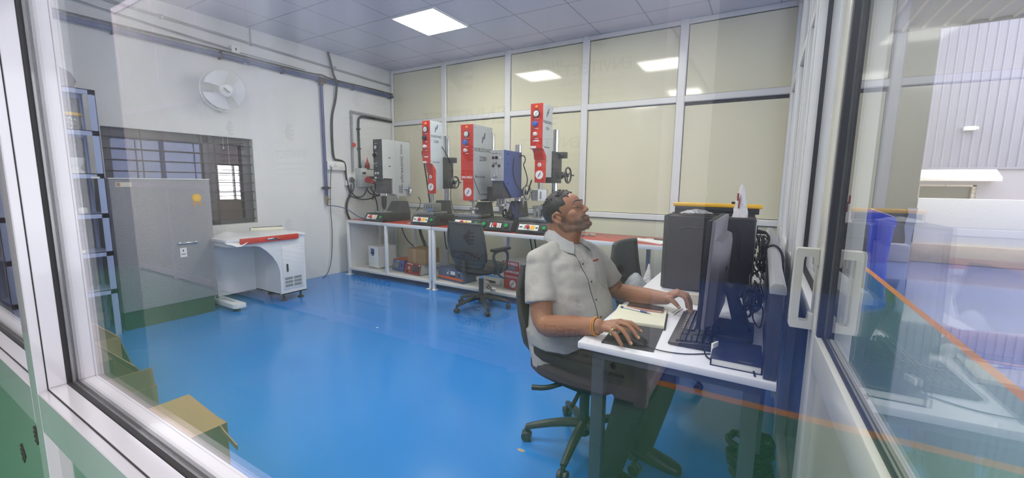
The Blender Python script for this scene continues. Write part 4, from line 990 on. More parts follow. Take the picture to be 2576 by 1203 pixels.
for k in (-1, 0, 1): b.cyl((k*.045, yf+.09, .385), (k*.045, yf+.09, .345), .02, n=14, bev=.003)
b.build('clamp_nuts', chrome, t)
b = MB(); b.lathe([(.0, .15), (.014, .155), (.03, .2), (.036, .25), (.036, .345), (0, .345)], (0, yf+.09, 0)); b.build('horn', M('dark titanium', (90, 90, 90), .3, .8), t)
column(t, .02, .44, .37, .035)
b = MB(); c = Vector((.15, .55, .445)); wr = .07
b.tube([c+Vector((wr*.5*math.cos(2*PI*k/28), -wr*.86*math.cos(2*PI*k/28), wr*math.sin(2*PI*k/28))) for k in range(28)], .010, 8, close=True)
for k in range(3): a = 2*PI*k/3+.5; b.cyl(c, c+Vector((wr*.5*math.cos(a), -wr*.86*math.cos(a), wr*math.sin(a))), .007)
b.cyl(c+Vector((-.07, -.035, 0)), c, .022, n=14, bev=.003); b.build('handwheel', chrome, t, label='chrome handwheel')
b = MB(); b.loft([[(-.04, .26, h), (.19, .26, h), (.19, .52, h), (-.04, .52, h)], [(.0, .34, h+.16), (.16, .34, h+.16), (.16, .5, h+.16), (.0, .5, h+.16)]]); b.build('column_foot', m_dgrey, t)
b = MB(); b.b6(-.12, .10, .12, .27, h, h+.022, .003); [b.cyl((x, .14, h+.022), (x, .14, h+.05), .008, n=8) for x in (-.11, -.09, -.03, .02, .07)]; b.build('fixture_plate', steel, t)
b = MB(); b.tube([(-4.22, 4.56, 1.78), (-4.2, 4.6, 1.5), (-4.15, 4.6, 1.2), (-4.07, 4.56, .95), (-4.05, 4.5, .84)], .011, 8, smooth=2); b.tube([(-4.25, 4.5, 1.13), (-4.16, 4.45, 1.08), (-4.14, 4.4, .98), (-4.22, 4.36, .9), (-4.19, 4.3, .84), (-4.12, 4.28, .816)], .005, 6, smooth=2)
tag(b.build('machine_cable', m_cable), 'black cable hanging behind the grey ultrasonic machine', 'cable')
b = MB(); b.b6(0, .045, -.015, .015, 0, .012, .003); b.b6(.03, .075, -.004, .004, .003, .009, .001); tag(b.build('hand_tool', M('pale metal tool', (206, 206, 206), .4, .5)), 'small pale hand tool lying on the red bench between the first two machines', 'tool', None, (-3.99, 4.02, .80), .3)

# ---------------------------------------------------------------- things on the lower shelves
ZL = .1106
t = thing('control_unit', 'white upright control box with a blue keypad on the lower left shelf', 'control box', (-4.71, 4.06, ZL), -.12)
b = MB(); b.b6(-.11, .11, 0, .30, .014, .315, .004); b.b6(-.118, .118, -.012, 0, .012, .318, .004); [b.cyl((x, y, 0), (x, y, .014), .015, n=10) for x in (-.08, .08) for y in (.03, .27)]; b.build('body', M('white enclosure', (230, 232, 228), .4), t)
b = MB(); b.b6(-.055, .03, -.014, -.012, .20, .285, .002); b.mi = 1; b.b6(-.03, .0, -.0155, -.014, .215, .25, .001); b.mi = 2; b.b6(-.035, .015, -.0135, -.012, .18, .195); b.build('keypad', [m_blue, M('dark blue screen', (36, 46, 70), .3), m_dgrey], t)
t = thing('generator_unit', 'blue generator with a grey screen on the lower left shelf', 'generator', (-4.28, 4.09, ZL), -.1)
b = MB(); b.prism([(0, .01), (.03, .155), (.26, .155), (.26, .01)], 'X', -.12, .115, .003); b.build('body', m_blue, t)
b = MB(); b.prism([(.0285, .1558), (.0285, .160), (.26, .160), (.26, .1558)], 'X', -.12, .115, .0005, 1); b.build('cover', M('orange red cover', (196, 92, 66), .5), t, label='orange red top cover')
Q = rot3('X', -11.7)
b = MB(); b.box((-.035, .010, .085), (.12, .006, .085), Q, .002); b.mi = 1; b.box((.075, .010, .09), (.028, .006, .03), Q, .001); b.mi = 2; b.box((-.01, .020, .143), (.07, .003, .008), Q); b.build('screen', [M('grey display', (120, 126, 132), .25), M('dark red switch', (96, 40, 56), .3), m_white], t)
t = thing('generator_unit', 'red generator with a dark screen beneath the brown carton', 'generator', (-3.95, 4.03, ZL), -.1)
b = MB(); b.prism([(.006, .012), (.036, .152), (.27, .152), (.27, .012)], 'X', -.15, .15, .002); b.b6(-.13, .13, .03, .25, 0, .012); b.build('body', m_grey, t)
b = MB(); b.prism([(0, .010), (.006, .010), (.036, .154), (.030, .154)], 'X', -.154, .154, .001, 1); b.build('front_panel', M('dark red panel', (150, 40, 38), .45), t)
b = MB(); b.box((.06, .013, .088), (.13, .004, .09), Q, .001); b.mi = 1; b.box((-.07, .012, .085), (.03, .004, .036), Q); b.box((-.06, .024, .14), (.11, .003, .008), Q); b.box((.13, .022, .137), (.03, .003, .012), Q); b.mi = 2; b.box((-.07, .009, .085), (.01, .003, .02), Q); b.cyl((-.1, .01, .04), (-.1, -.005, .037), .009, n=12); b.mi = 3; b.cyl((-.05, .01, .045), (-.05, -.004, .042), .011, n=12); b.build('screen', [M('dark display', (58, 54, 56), .2), m_white, m_ink, M('brass button', (180, 150, 90), .3, .8)], t)
b = MB(); b.b6(-.14, .20, 0, .26, 0, .195, .003); b.mi = 1; b.b6(-.03, .02, -.0008, 0, .005, .19); b.build('dummy', [m_card, M('packing tape', (178, 146, 100), .35)]); o = bpy.data.objects['dummy']; o.name = 'cardboard_box'; o.data.name = 'cardboard_box'
tag(o, 'brown carton resting on the red generator under the bench', 'box', None, (-3.935, 4.075, ZL+.153), -.05)
t = thing('generator_unit', 'wide blue generator with an orange stripe, behind the bench leg and mesh chair', 'generator', (-3.31, 4.04, ZL), -.16)
b = MB(); b.b6(-.22, .24, 0, .36, .012, .155, .004); b.b6(-.235, .255, -.012, .37, .0, .014, .003); b.build('body', M('slate blue enclosure', (86, 100, 136), .45, noise=(8, .05)), t)
b = MB(); b.b6(-.215, .235, -.003, 0, .024, .052); b.build('stripe', M('orange stripe', (226, 104, 56), .45), t, label='orange stripe')
b = MB(); b.b6(.02, .10, -.005, 0, .085, .13, .001); b.mi = 1; b.b6(.02, .10, -.006, 0, .062, .085, .001); b.b6(.16, .18, -.006, 0, .065, .115, .001); b.mi = 0; b.b6(-.03, -.01, -.004, 0, .12, .128); b.b6(.16, .18, -.004, 0, .135, .142); b.cyl((-.03, 0, .1), (-.03, -.012, .1), .012, n=12); b.mi = 2; b.b6(.163, .177, -.0075, -.006, .068, .085); b.build('meter', [m_white, m_black, m_redb], t)
t = thing('spin_controller', 'red fronted spin weld controller on the lower shelf beside the seated man', 'controller', (-2.425, 4.05, ZL), -.12)
b = MB(); b.prism([(.035, .012), (.035, .17), (.0, .345), (.34, .345), (.34, .012)], 'X', -.128, .128, .003); [b.cyl((x, y, 0), (x, y, .012), .014, n=10) for x in (-.09, .09) for y in (.07, .3)]; b.build('body', m_grey, t)
b = MB(); b.prism([(.031, .012), (.035, .012), (.035, .17), (.0, .345), (-.004, .345), (.031, .168)], 'X', -.118, .118, .0005, 1); b.build('front_panel', M('red controller front', (190, 50, 44), .4), t)
a = math.atan2(.175, -.035); up = Vector((0, math.cos(a), math.sin(a)))
text('SPIN WELD', m_wink, (0, .0015, .315), (1, 0, 0), up, .042, t, width=.2, shear=.1, bold=.001)
text('CONTROLLER', m_wink, (0, .0215, .215), (1, 0, 0), up, .036, t, width=.2, shear=.1, bold=.001)
text('NOBLESONICS', m_wink, (0, .0295, .155), FU, FV, .034, t, width=.2)
b = MB(); b.box((.0, .010, .265), (.13, .006, .05), rot3('X', 11.3), .001); b.build('screen', MATS['grey display'], t)
b = MB(); b.cyl((.01, .031, .075), (.01, .029, .075), .045, n=28); b.mi = 1; swoosh(b, (.01, .0288, .075), FU, FV, .06); b.build('badge', [m_white, m_ink], t)
t = thing('power_strip', 'white power strip on the lower shelf behind the mesh chair gas lift', 'power strip', (-2.86, 4.24, ZL), -.1)
b = MB(); b.b6(-.24, .20, -.03, .03, 0, .055, .005); b.build('body', m_white, t)
b = MB(); [b.b6(-.10+k*.05, -.075+k*.05, -.0312, -.03, .015, .04) for k in range(5)]; b.b6(-.11, .14, -.0306, -.03, .012, .043); b.build('socket_print', m_ink, t)
t = thing('power_supply', 'small white power supply with black leads at the lower shelf edge', 'power supply', (-2.70, 3.99, ZL), -.1)
b = MB(); b.b6(-.05, .0, -.05, .03, 0, .085, .004); b.build('body', m_white, t)
b = MB(); b.b6(.10, .15, -.06, -.02, 0, .035, .008); b.build('plug', m_white, t)
b = MB(); b.tube([(.0, .0, .05), (.06, -.02, .02), (.1, -.03, .02), (.11, -.07, .005)], .006, 6, smooth=1); b.tube([(.0, -.02, .03), (.04, -.04, .01), (.10, -.05, .015)], .006, 6, smooth=1); b.build('leads', m_cable, t)
b = MB()
for x, y0, z0, x2 in ((-4.5, 4.4, .745, -4.3), (-3.75, 4.45, .75, -3.72), (-3.55, 4.45, .75, -3.55), (-3.1, 4.45, .75, -3.1), (-2.37, 4.4, .75, -2.28), (-2.32, 4.42, .75, -2.25), (-2.16, 4.45, .75, -2.16)): b.tube([(x, y0, z0), (x+.01, y0+.01, z0-.12), ((x+x2)/2, y0+.02, z0-.26), (x2, y0+.035, .42 if x < -3 else .34)], .008, 6, smooth=2)
b.tube([(-4.18, 4.42, .75), (-4.12, 4.40, .60), (-4.02, 4.38, .45), (-3.98, 4.36, .3), (-3.97, 4.34, .16)], .022, 8, smooth=2)
b.tube([(-1.96, 4.42, .75), (-1.96, 4.4, .6), (-1.9, 4.38, .48), (-1.86, 4.36, .4)], .007, 6, smooth=2)
tag(b.build('hanging_leads', m_cable), 'black leads hanging under the red bench tops', 'cables')
# on the right hand bench
b = MB(); random.seed(11); P = []
for i in range(9):
    P.append([(-.09+.18*i/8, -.06+.12*j/6, .004+random.uniform(0, .012)+.014*math.sin(PI*i/8)*math.sin(PI*j/6)) for j in range(7)])
t = thing('parts_bag', 'clear plastic bag of small dark parts on the red bench behind the man', 'bag', (-1.57, 4.2, .80), .4)
b.sheet(P, .001); b.tube([(.08, .02, .01), (.15, .04, .012), (.2, .01, .006), (.24, .05, .01)], .004, 5, smooth=1); b.build('film', glass_mat('bag film', (.9, .9, .9), .12), t)
b = MB(); [b.box((random.uniform(-.07, .07), random.uniform(-.045, .045), .010), (.03, .006, .005), rot3('Z', random.uniform(0, 180))) for k in range(16)]; b.build('small_parts', m_dark, t)
t = thing('notepad', 'white notepad with curled pages and a black pen on the red bench', 'notepad', (-.86, 4.13, .80), -.5)
b = MB(); b.b6(-.16, .16, -.1, .1, 0, .012, .001); b.mi = 1; b.b6(-.163, .163, -.103, .103, 0, .002); b.build('pages', [m_paper, M('red notepad back', (150, 70, 60), .6)], t)
b = MB(); b.sheet([[(-.16+.02*j, -.1+.03*i, .012+.012*math.sin(i*.9)*(j == 0)) for j in range(2)] for i in range(7)], .0008); b.build('curled_page', m_paper, t)
b = MB(); b.cyl((-.05, .05, .018), (.1, .07, .018), .005); tag(b.build('pen', m_ink), 'black pen lying on the notepad on the red bench', 'pen', None, (-.86, 4.13, .802), -.5)
# ---------------------------------------------------------------- the near desk and what stands on it
ZD = .75
t = thing('office_desk', 'white topped desk on dark square legs at which the man sits', 'desk', (-.24, 2.5, 0))
dl = M('dark blue grey desk leg', (66, 74, 84), .4, noise=(9, .04))
b = MB(); b.b6(-.325, .322, -1.05, 1.05, .725, ZD, .003); b.build('tabletop', M('white laminate', (232, 232, 236), .3, noise=(5, .02)), t)
for x in (-.25, .26):
    for y in (-1.0, .98):
        b = MB(); b.b6(x-.024, x+.024, y-.024, y+.024, .008, .69, .003); b.b6(x-.03, x+.03, y-.03, y+.03, 0, .01, .002); b.build('leg', dl, t)
b = MB(); b.b6(-.274, .284, -1.02, -.985, .69, .725); b.b6(-.274, .284, .965, 1.0, .69, .725); b.b6(-.274, -.235, -.985, .965, .69, .725); b.b6(.245, .284, -.985, .965, .69, .725); b.build('under_frame', dl, t)
b = MB(); b.b6(.284, .30, -.9, .9, .42, .725); b.build('modesty_panel', dl, t)
# divider along the window side
t = thing('desk_screen', 'dark desk divider with a rounded light grey top rail', 'divider', (.062, 2.44, ZD))
b = MB(); b.b6(-.018, .018, -.975, .98, 0, .285, .004); b.build('panel', M('charcoal divider panel', (52, 56, 66), .35, noise=(9, .05)), t)
b = MB(); b.prism([(-.022, .275), (.022, .275), (.022, .296), (.012, .309), (-.012, .309), (-.022, .296)], 'Y', -.98, .985, .003); b.build('top_rail', M('light grey rail', (160, 162, 164), .35), t, label='light grey rounded rail')
# computer towers
def tower(label, x0, x1, y0, y1, group):
    t = thing('computer_tower', label, 'computer', ((x0+x1)/2, (y0+y1)/2, ZD), 0, group)
    w, l, h = (x1-x0)/2, (y1-y0)/2, .425
    case = M('black satin case', (32, 32, 36), .42, noise=(14, .05), spec=.25)
    b = MB(); b.b6(-w+.02, w, -l, l, .008, h, .006); [b.b6(x-.02, x+.02, y-.015, y+.015, 0, .01) for x in (-w+.06, w-.06) for y in (-l+.03, l-.03)]; b.build('case', case, t)
    b = MB(); b.b6(-w, -w+.022, -l-.003, l+.003, .006, h+.004, .008, 3); b.build('front_bezel', m_black, t)
    b = MB(); P = [(-w+.11, -l-.001, .365), (w-.09, -l-.001, .365), (w-.07, -l-.001, .345), (w-.07, -l-.001, .09), (w-.09, -l-.001, .07), (-w+.11, -l-.001, .07), (-w+.09, -l-.001, .09), (-w+.09, -l-.001, .345)]
    b.tube([P[7], P[0], P[1], P[2], (w-.07, -l-.001, .2)], .006, 8); b.build('pressed_rib', case, t)
    b = MB(); b.b6(w, w+.006, -l+.02, l-.02, .02, .41, .002); b.mi = 1
    for z in (.37, .33, .24, .20, .16, .12): b.b6(w+.006, w+.012, -l+.03, -l+.09, z, z+.018, .002)
    b.mi = 2; b.b6(w+.006, w+.016, -l+.02, l-.04, .27, .30, .003)
    b.build('rear_panel', [steel, m_black, m_dgrey], t)
    return t
tower('near black computer tower standing on the desk behind the monitor', -.475, -.02, 2.50, 2.70, 'black computer towers on the desk')
tower('rear black computer tower carrying the yellow topped bar', -.485, -.03, 2.79, 2.99, 'black computer towers on the desk')
t = thing('spirit_level', 'long yellow topped black bar lying across the rear computer tower', 'spirit level', (-.245, 2.88, ZD+.429), 0)
b = MB(); b.b6(-.235, .235, -.03, .03, .0, .034, .004); b.build('body', m_black, t)
b = MB(); b.b6(-.245, .25, -.034, .034, .034, .058, .007, 3); b.build('yellow_edge', M('yellow plastic', (238, 184, 32), .4), t, label='yellow upper edge')
b = MB(); b.b6(.085, .115, -.012, .012, .058, .072, .003); b.build('clip', m_black, t)
b = MB(); random.seed(31); foil = M('silver foil bag', (176, 178, 180), .3, .6, noise=(40, .25), bump=(60, .8))
P = [[(-.085+.17*i/9, -.05+.1*j/6, .004+.022*math.sin(PI*i/9)*math.sin(PI*j/6)+random.uniform(0, .006)) for j in range(7)] for i in range(10)]
b.sheet(P, .0015); tag(b.build('foil_bag', foil), 'crumpled silver bag of parts lying on the near computer tower', 'bag', None, (-.32, 2.61, ZD+.432), .2)
b = MB(); random.seed(17)
rings = []
for k in range(9):
    z = .175*k/8; s = 1-.78*(k/8)**1.3
    rings.append([Vector((.036*s*math.cos(2*PI*i/18)*(1+random.uniform(-.18, .18)), .035*s*math.sin(2*PI*i/18)*(1+random.uniform(-.18, .18)), z)) for i in range(18)])
b.loft(rings); wb = tag(b.build('plastic_bag', M('milky plastic bag', (226, 222, 222), .25, noise=(30, .06), bump=(70, .8)), ang=60), 'tall white crumpled plastic bag standing on the near computer tower', 'bag', None, (-.098, 2.585, ZD+.428))
b = MB(); b.b6(-.012, -.004, -.037, -.030, .05, .10, .002); b.b6(-.02, -.01, -.035, -.028, .09, .13, .002); b.build('contents', M('red brown contents', (150, 66, 50), .5), wb)
# monitor, seen from its edge
MZ = Matrix.Translation((-.138, 1.90, ZD)) @ Matrix.Rotation(math.radians(1.2), 4, 'Z') @ Matrix.Rotation(math.radians(2.), 4, 'Y')
t = thing('monitor', 'black monitor seen from its edge, facing the man', 'monitor', (-.158, 1.90, ZD))
LM = Matrix.Rotation(math.radians(-1.), 4, 'Z') @ Matrix.Rotation(math.radians(2.), 4, 'Y')
back = M('lilac grey monitor back', (112, 108, 116), .35, noise=(8, .03))
b = MB(LM); b.b6(-.018, -.002, -.255, .255, .065, .472, .003); b.build('bezel', m_black, t)
b = MB(LM); b.b6(-.0195, -.018, -.243, .243, .08, .46); b.build('screen', M('dark screen glass', (12, 12, 14), .08), t)
b = MB(LM); b.b6(-.002, .012, -.254, .254, .066, .471, .004); b.loft([[(.010, y*w, z0 if s < 0 else z1) for y, s in ((-1, -1), (1, -1), (1, 1), (-1, 1))] for w, z0, z1 in ((.225, .07, .40),)]+[[(.035, y*.20, .075 if s < 0 else .392) for y, s in ((-1, -1), (1, -1), (1, 1), (-1, 1))], [(.046, y*.13, .09 if s < 0 else .37) for y, s in ((-1, -1), (1, -1), (1, 1), (-1, 1))]])
b.mi = 1; b.b6(.0455, .047, -.055, -.02, .262, .277); b.build('back_cover', [back, m_ink], t)
b = MB(); b.prism([(.05, .20), (.085, .19), (.16, .02), (.10, .02)], 'Y', -.045, .045, .006); b.build('stand_arm', m_black, t)
b = MB(); b.b6(-.03, .17, -.12, .12, 0, .018, .006); b.build('stand_base', m_black, t)
# keyboard
t = thing('keyboard', 'black keyboard on the desk in front of the monitor', 'keyboard', (-.196, 1.827, ZD), math.radians(1.5))
b = MB(); b.prism([(-.075, .004), (.075, .004), (.075, .026), (.068, .028), (-.075, .013)], 'Y', -.222, .222, .003); b.build('body', m_black, t)
b = MB(); rows = [(.058, 14, 0), (.033, 15, 0), (.014, 15, 0), (-.005, 14, 0), (-.024, 13, 0), (-.043, 9, 0)]; kk = []
def keyz(x): return .0135+(x+.075)/.143*.0145
for x, n, _ in rows:
    L0, L1 = -.078, .215
    for i in range(n):
        y = L1-(i+.5)*(L1-L0)/n; d = (L1-L0)/n-.003
        b.box((x, y, keyz(x)+.004), (.0155, d, .008), rot3('Y', -5.8), .0016, 1)
    for i in range(3 if x != .058 else 2):
        y = -.092-i*.0165; b.box((x, y, keyz(x)+.004), (.0155, .0145, .008), rot3('Y', -5.8), .0016, 1) if x not in (-.005,) else None
    for i in range(4): b.box((x, -.152-i*.0165, keyz(x)+.004), (.0155, .0145, .008), rot3('Y', -5.8), .0016, 1)
b.mi = 1
for x, n, _ in rows:
    for i in range(n):
        y = .215-(i+.5)*.293/n; b.box((x+.002, y+.002, keyz(x)+.0085), (.004, .004, .0006), rot3('Y', -5.8))
b.build('keys', [m_dark, m_wink], t)
b = MB(); b.tube([(.076, .05, .02), (.10, -.02, .03), (.09, -.12, .05), (.06, -.18, .045), (.05, -.24, .01), (.07, -.30, .004), (.12, -.30, .004)], .0028, 6, smooth=2); b.build('keyboard_lead', m_cable, t)
b = MB(); b.b6(-.02, .02, -.004, .004, 0, .045, .002); tag(b.build('paper_tag', m_paper), 'small cream paper tag standing between keyboard and monitor foot', 'tag', None, (-.105, 1.60, ZD), 1.2)
# mouse, pad, notebook, phone, pen, diary
b = MB(); b.b6(-.095, .095, -.132, .132, 0, .004, .0015); b.mi = 1; b.tube([(.075+.012*math.cos(k*.5), .05+.03*math.sin(k*.5), .0042) for k in range(13)], .0006, 4, close=True)
tag(b.build('mouse_pad', [M('dark fabric mouse pad', (58, 56, 58), .8, noise=(40, .1)), m_dgrey]), 'dark mouse pad at the near corner of the desk', 'mouse pad', None, (-.398, 1.622, ZD), math.radians(4))
t = thing('computer_mouse', 'black computer mouse under the man\'s right hand', 'mouse', (-.385, 1.545, ZD+.0042), math.radians(-12))
b = MB(); b.loft([b.ring((x, 0, z), (0, 1, 0), (0, 0, 1), w, h, 20, .75) for x, w, h, z in ((-.056, .008, .006, .010), (-.05, .022, .012, .014), (-.03, .030, .018, .0185), (0, .032, .0185, .019), (.03, .031, .0145, .0152), (.05, .026, .0095, .0105), (.056, .018, .006, .008))]); b.build('body', M('black mouse plastic', (38, 38, 40), .3), t)
b = MB(); b.cyl((.034, -.004, .025), (.034, .004, .025), .008, n=14); b.build('scroll_wheel', m_dgrey, t)
b = MB(); b.tube([(.055, 0, .007), (.085, -.01, .003), (.13, .0, .0), (.19, .03, -.001), (.24, .085, -.001), (.272, .115, -.001)], .0022, 6, smooth=2); b.build('mouse_lead', m_cable, t)
t = thing('notebook', 'open lined notebook with cream pages in front of the man', 'notebook', (-.437, 1.868, ZD), math.radians(8))
b = MB(); b.b6(-.112, .118, -.128, .128, 0, .003, .001); b.build('cover', M('black notebook cover', (34, 30, 30), .6), t)
b = MB(); b.b6(-.108, .112, -.122, .122, .003, .018, .002); b.mi = 1
for k in range(22): b.b6(-.10, .105, -.118+k*.0107, -.1174+k*.0107, .018, .0182) if k < 19 else None
b.b6(-.102, .105, .002, .0027, .018, .0183); b.build('pages', [M('cream paper', (234, 230, 204), .8), M('page rule', (196, 196, 190), .8)], t)
t = thing('smartphone', 'rose gold smartphone with a dark screen lying on the open notebook', 'phone', (-.435, 1.968, ZD+.0185), math.radians(4))
b = MB(); b.b6(-.082, .082, -.038, .038, 0, .009, .004, 3); b.build('body', M('rose gold case', (206, 150, 132), .3, .4), t)
b = MB(); b.b6(-.08, .08, -.036, .036, .009, .0098); b.build('screen', M('dark phone glass', (38, 34, 36), .1), t)
t = thing('pen', 'clear ballpoint pen with a blue grip lying across the notebook', 'pen', (-.46, 1.905, ZD+.0226), math.radians(-12))
b = MB(); b.cyl((-.072, 0, 0), (.02, 0, 0), .0042, n=10); b.build('barrel', M('clear grey barrel', (190, 196, 206), .2), t)
b = MB(); b.cyl((.02, 0, 0), (.052, 0, 0), .0046, n=10); b.cyl((-.078, 0, 0), (-.064, 0, 0), .0046, n=10); b.build('grip', M('blue pen grip', (40, 62, 130), .4), t)
b = MB(); b.cyl((.052, 0, 0), (.07, 0, 0), .004, .001, 10); b.build('tip', steel, t)
b = MB(); b.b6(-.1, .1, -.07, .07, 0, .006, .001); b.b6(-.095, .09, -.066, .066, .006, .009); tag(b.build('writing_pad', m_paper), 'white writing pad under the man\'s left forearm', 'pad', None, (-.40, 2.07, ZD), math.radians(-8))
t = thing('diary', 'closed navy blue diary at the near right corner of the desk', 'diary', (-.034, 1.60, ZD), math.radians(1))
b = MB(); b.b6(-.077, .075, -.107, .105, .0, .003, .001); b.b6(-.077, .075, -.107, .105, .024, .027, .001); b.b6(-.077, -.073, -.107, .105, .002, .025, .001); b.build('cover', M('navy leatherette', (24, 32, 62), .4, bump=(200, .1)), t)
b = MB(); b.b6(-.072, .071, -.103, .101, .003, .024); b.build('pages', m_paper, t)
b = MB(); b.b6(.005, .05, -.088, -.086, .027, .0272); b.b6(.01, .045, -.095, -.0935, .027, .0272); b.b6(.015, .04, -.099, -.098, .027, .0272); b.build('gilt_print', M('gilt print', (120, 112, 96), .4), t)
b = MB(); b.sheet([[(.048+.002*k, -.108-.012*k, .010-.004*k), (.054+.002*k, -.108-.012*k, .010-.004*k)] for k in range(3)], .0006); b.build('ribbon', m_ink, t)
b = MB(); b.tube([(-.06, .06, .03), (-.02, .09, .06), (-.07, .12, .08)], .0015, 5, smooth=1)
b.bm.free()
# beige box behind the keyboard and the dark desk clutter
b = MB(); b.b6(-.06, .06, -.025, .025, 0, .05, .004); tag(b.build('beige_box', M('beige plastic', (196, 190, 176), .5)), 'low beige box behind the far end of the keyboard', 'box', None, (-.225, 2.26, ZD), .1)
t = thing('key_bunch', 'bunch of keys with a red tag by the man\'s left fingertips', 'keys', (-.235, 2.075, ZD))
b = MB(); random.seed(4); [b.box((random.uniform(-.02, .02), random.uniform(-.02, .02), .006+k*.002), (.04, .008, .002), rot3('Z', random.uniform(0, 180))) for k in range(5)]; b.tube([(.018*math.cos(k*.5), .018*math.sin(k*.5), .006) for k in range(12)], .0015, 5, close=True); b.build('keys', M('dark steel key', (60, 60, 60), .3, .8), t)
b = MB(); b.b6(-.035, -.015, -.006, .008, .002, .012, .002); b.build('key_tag', m_redb, t)
b = MB(); random.seed(8); b.bm.verts.ensure_lookup_table()
def tangle(b, lo, hi, n, r, k=9):
    for _ in range(n):
        c = [random.uniform(lo[i]+.2*(hi[i]-lo[i]), hi[i]-.2*(hi[i]-lo[i])) for i in range(3)]
        R = random.uniform(.03, .085); t1, t2 = random.uniform(0, PI), random.uniform(.2, 1.4); e1 = Vector((.35*math.cos(t1), math.sin(t1), 0)); e2 = Vector((-.3*math.sin(t1)*math.cos(t2), math.cos(t1)*math.cos(t2), math.sin(t2)))
        P = []
        for j in range(k):
            a = j*.85; q = Vector(c)+e1*(R*math.cos(a))+e2*(R*math.sin(a))+Vector((random.uniform(-.006, .006), random.uniform(-.012, .012)+.008*(j-k/2), random.uniform(-.012, .012)))
            P.append([min(hi[i], max(lo[i], q[i])) for i in range(3)])
        b.tube(P, r*random.uniform(.8, 1.3), 6, smooth=2)
tangle(b, (-.045, 1.78, ZD+.005), (.040, 2.47, ZD+.17), 22, .0035); tangle(b, (-.012, 2.34, ZD+.08), (.040, 2.74, ZD+.40), 20, .0028)
o = tag(b.build('cable_tangle', m_cable), 'tangle of black cables between the computer towers and the desk divider', 'cables'); o['kind'] = 'stuff'
b = MB(); b.cyl((-.02, 2.56, ZD+.36), (.03, 2.55, ZD+.355), .012, .009, 12, .003); b.tube([(.03, 2.55, ZD+.355), (.05, 2.5, ZD+.33), (.03, 2.42, ZD+.28), (.03, 2.44, ZD+.2), (.0, 2.48, ZD+.15)], .006, 7, smooth=2); b.tube([(.03, 2.44, ZD+.22), (.04, 2.36, ZD+.31), (.075, 2.30, ZD+.325), (.105, 2.22, ZD+.28), (.108, 2.2, ZD+.15)], .006, 7, smooth=2)
tag(b.build('mains_lead', m_cable), 'thick black mains lead looping from the tower over the desk divider', 'cable')
# on the floor under the desk
b = MB(); random.seed(12)
for k in range(7):
    rr = .075+random.uniform(-.02, .025); zc = .02+.03*k; cx_, cy_ = random.uniform(-.02, .02), random.uniform(-.02, .02)
    b.tube([(cx_+rr*math.cos(2*PI*i/18), cy_+rr*.9*math.sin(2*PI*i/18), zc+random.uniform(-.008, .008)) for i in range(18)], .016, 8, close=True)
tag(b.build('cable_coil', M('dark sheathed cable', (26, 27, 26), .5)), 'dark coiled heap of thick cable on the floor under the desk', 'cable', None, (.045, 2.10, .0))

# ---------------------------------------------------------------- mesh backed office chairs
def mesh_mat():
    m = M('charcoal chair mesh', (70, 72, 71), .7, noise=(80, .2)); nt = m.node_tree; bs = nt.nodes['Principled BSDF']
    tc = nt.nodes.new('ShaderNodeTexCoord'); w = []
    for d in ('X', 'Z'):
        wv = nt.nodes.new('ShaderNodeTexWave'); wv.bands_direction = d; wv.inputs['Scale'].default_value = 95; nt.links.new(tc.outputs['Object'], wv.inputs['Vector']); w.append(wv)
    mx = nt.nodes.new('ShaderNodeMath'); mx.operation = 'MAXIMUM'; nt.links.new(w[0].outputs['Fac'], mx.inputs[0]); nt.links.new(w[1].outputs['Fac'], mx.inputs[1])
    mr = nt.nodes.new('ShaderNodeMapRange'); mr.inputs['From Min'].default_value = .25; mr.inputs['From Max'].default_value = .6; mr.inputs['To Min'].default_value = .68; mr.inputs['To Max'].default_value = 1.
    nt.links.new(mx.outputs[0], mr.inputs['Value']); nt.links.new(mr.outputs[0], bs.inputs['Alpha'])
    return m
def back_pt(u, v):
    """u -1..1 across, v 0..1 up: the curved shell of the backrest"""
    w = .232+.018*math.sin(PI*min(v, .9))-.02*max(0, v-.75)/.25-.05*max(0, .18-v)/.18
    z = .50+.44*v
    y = -.225-.03*math.sin(PI*v)-.10*max(0, v-.35)+.045*u*u
    return Vector((w*u, y, z))
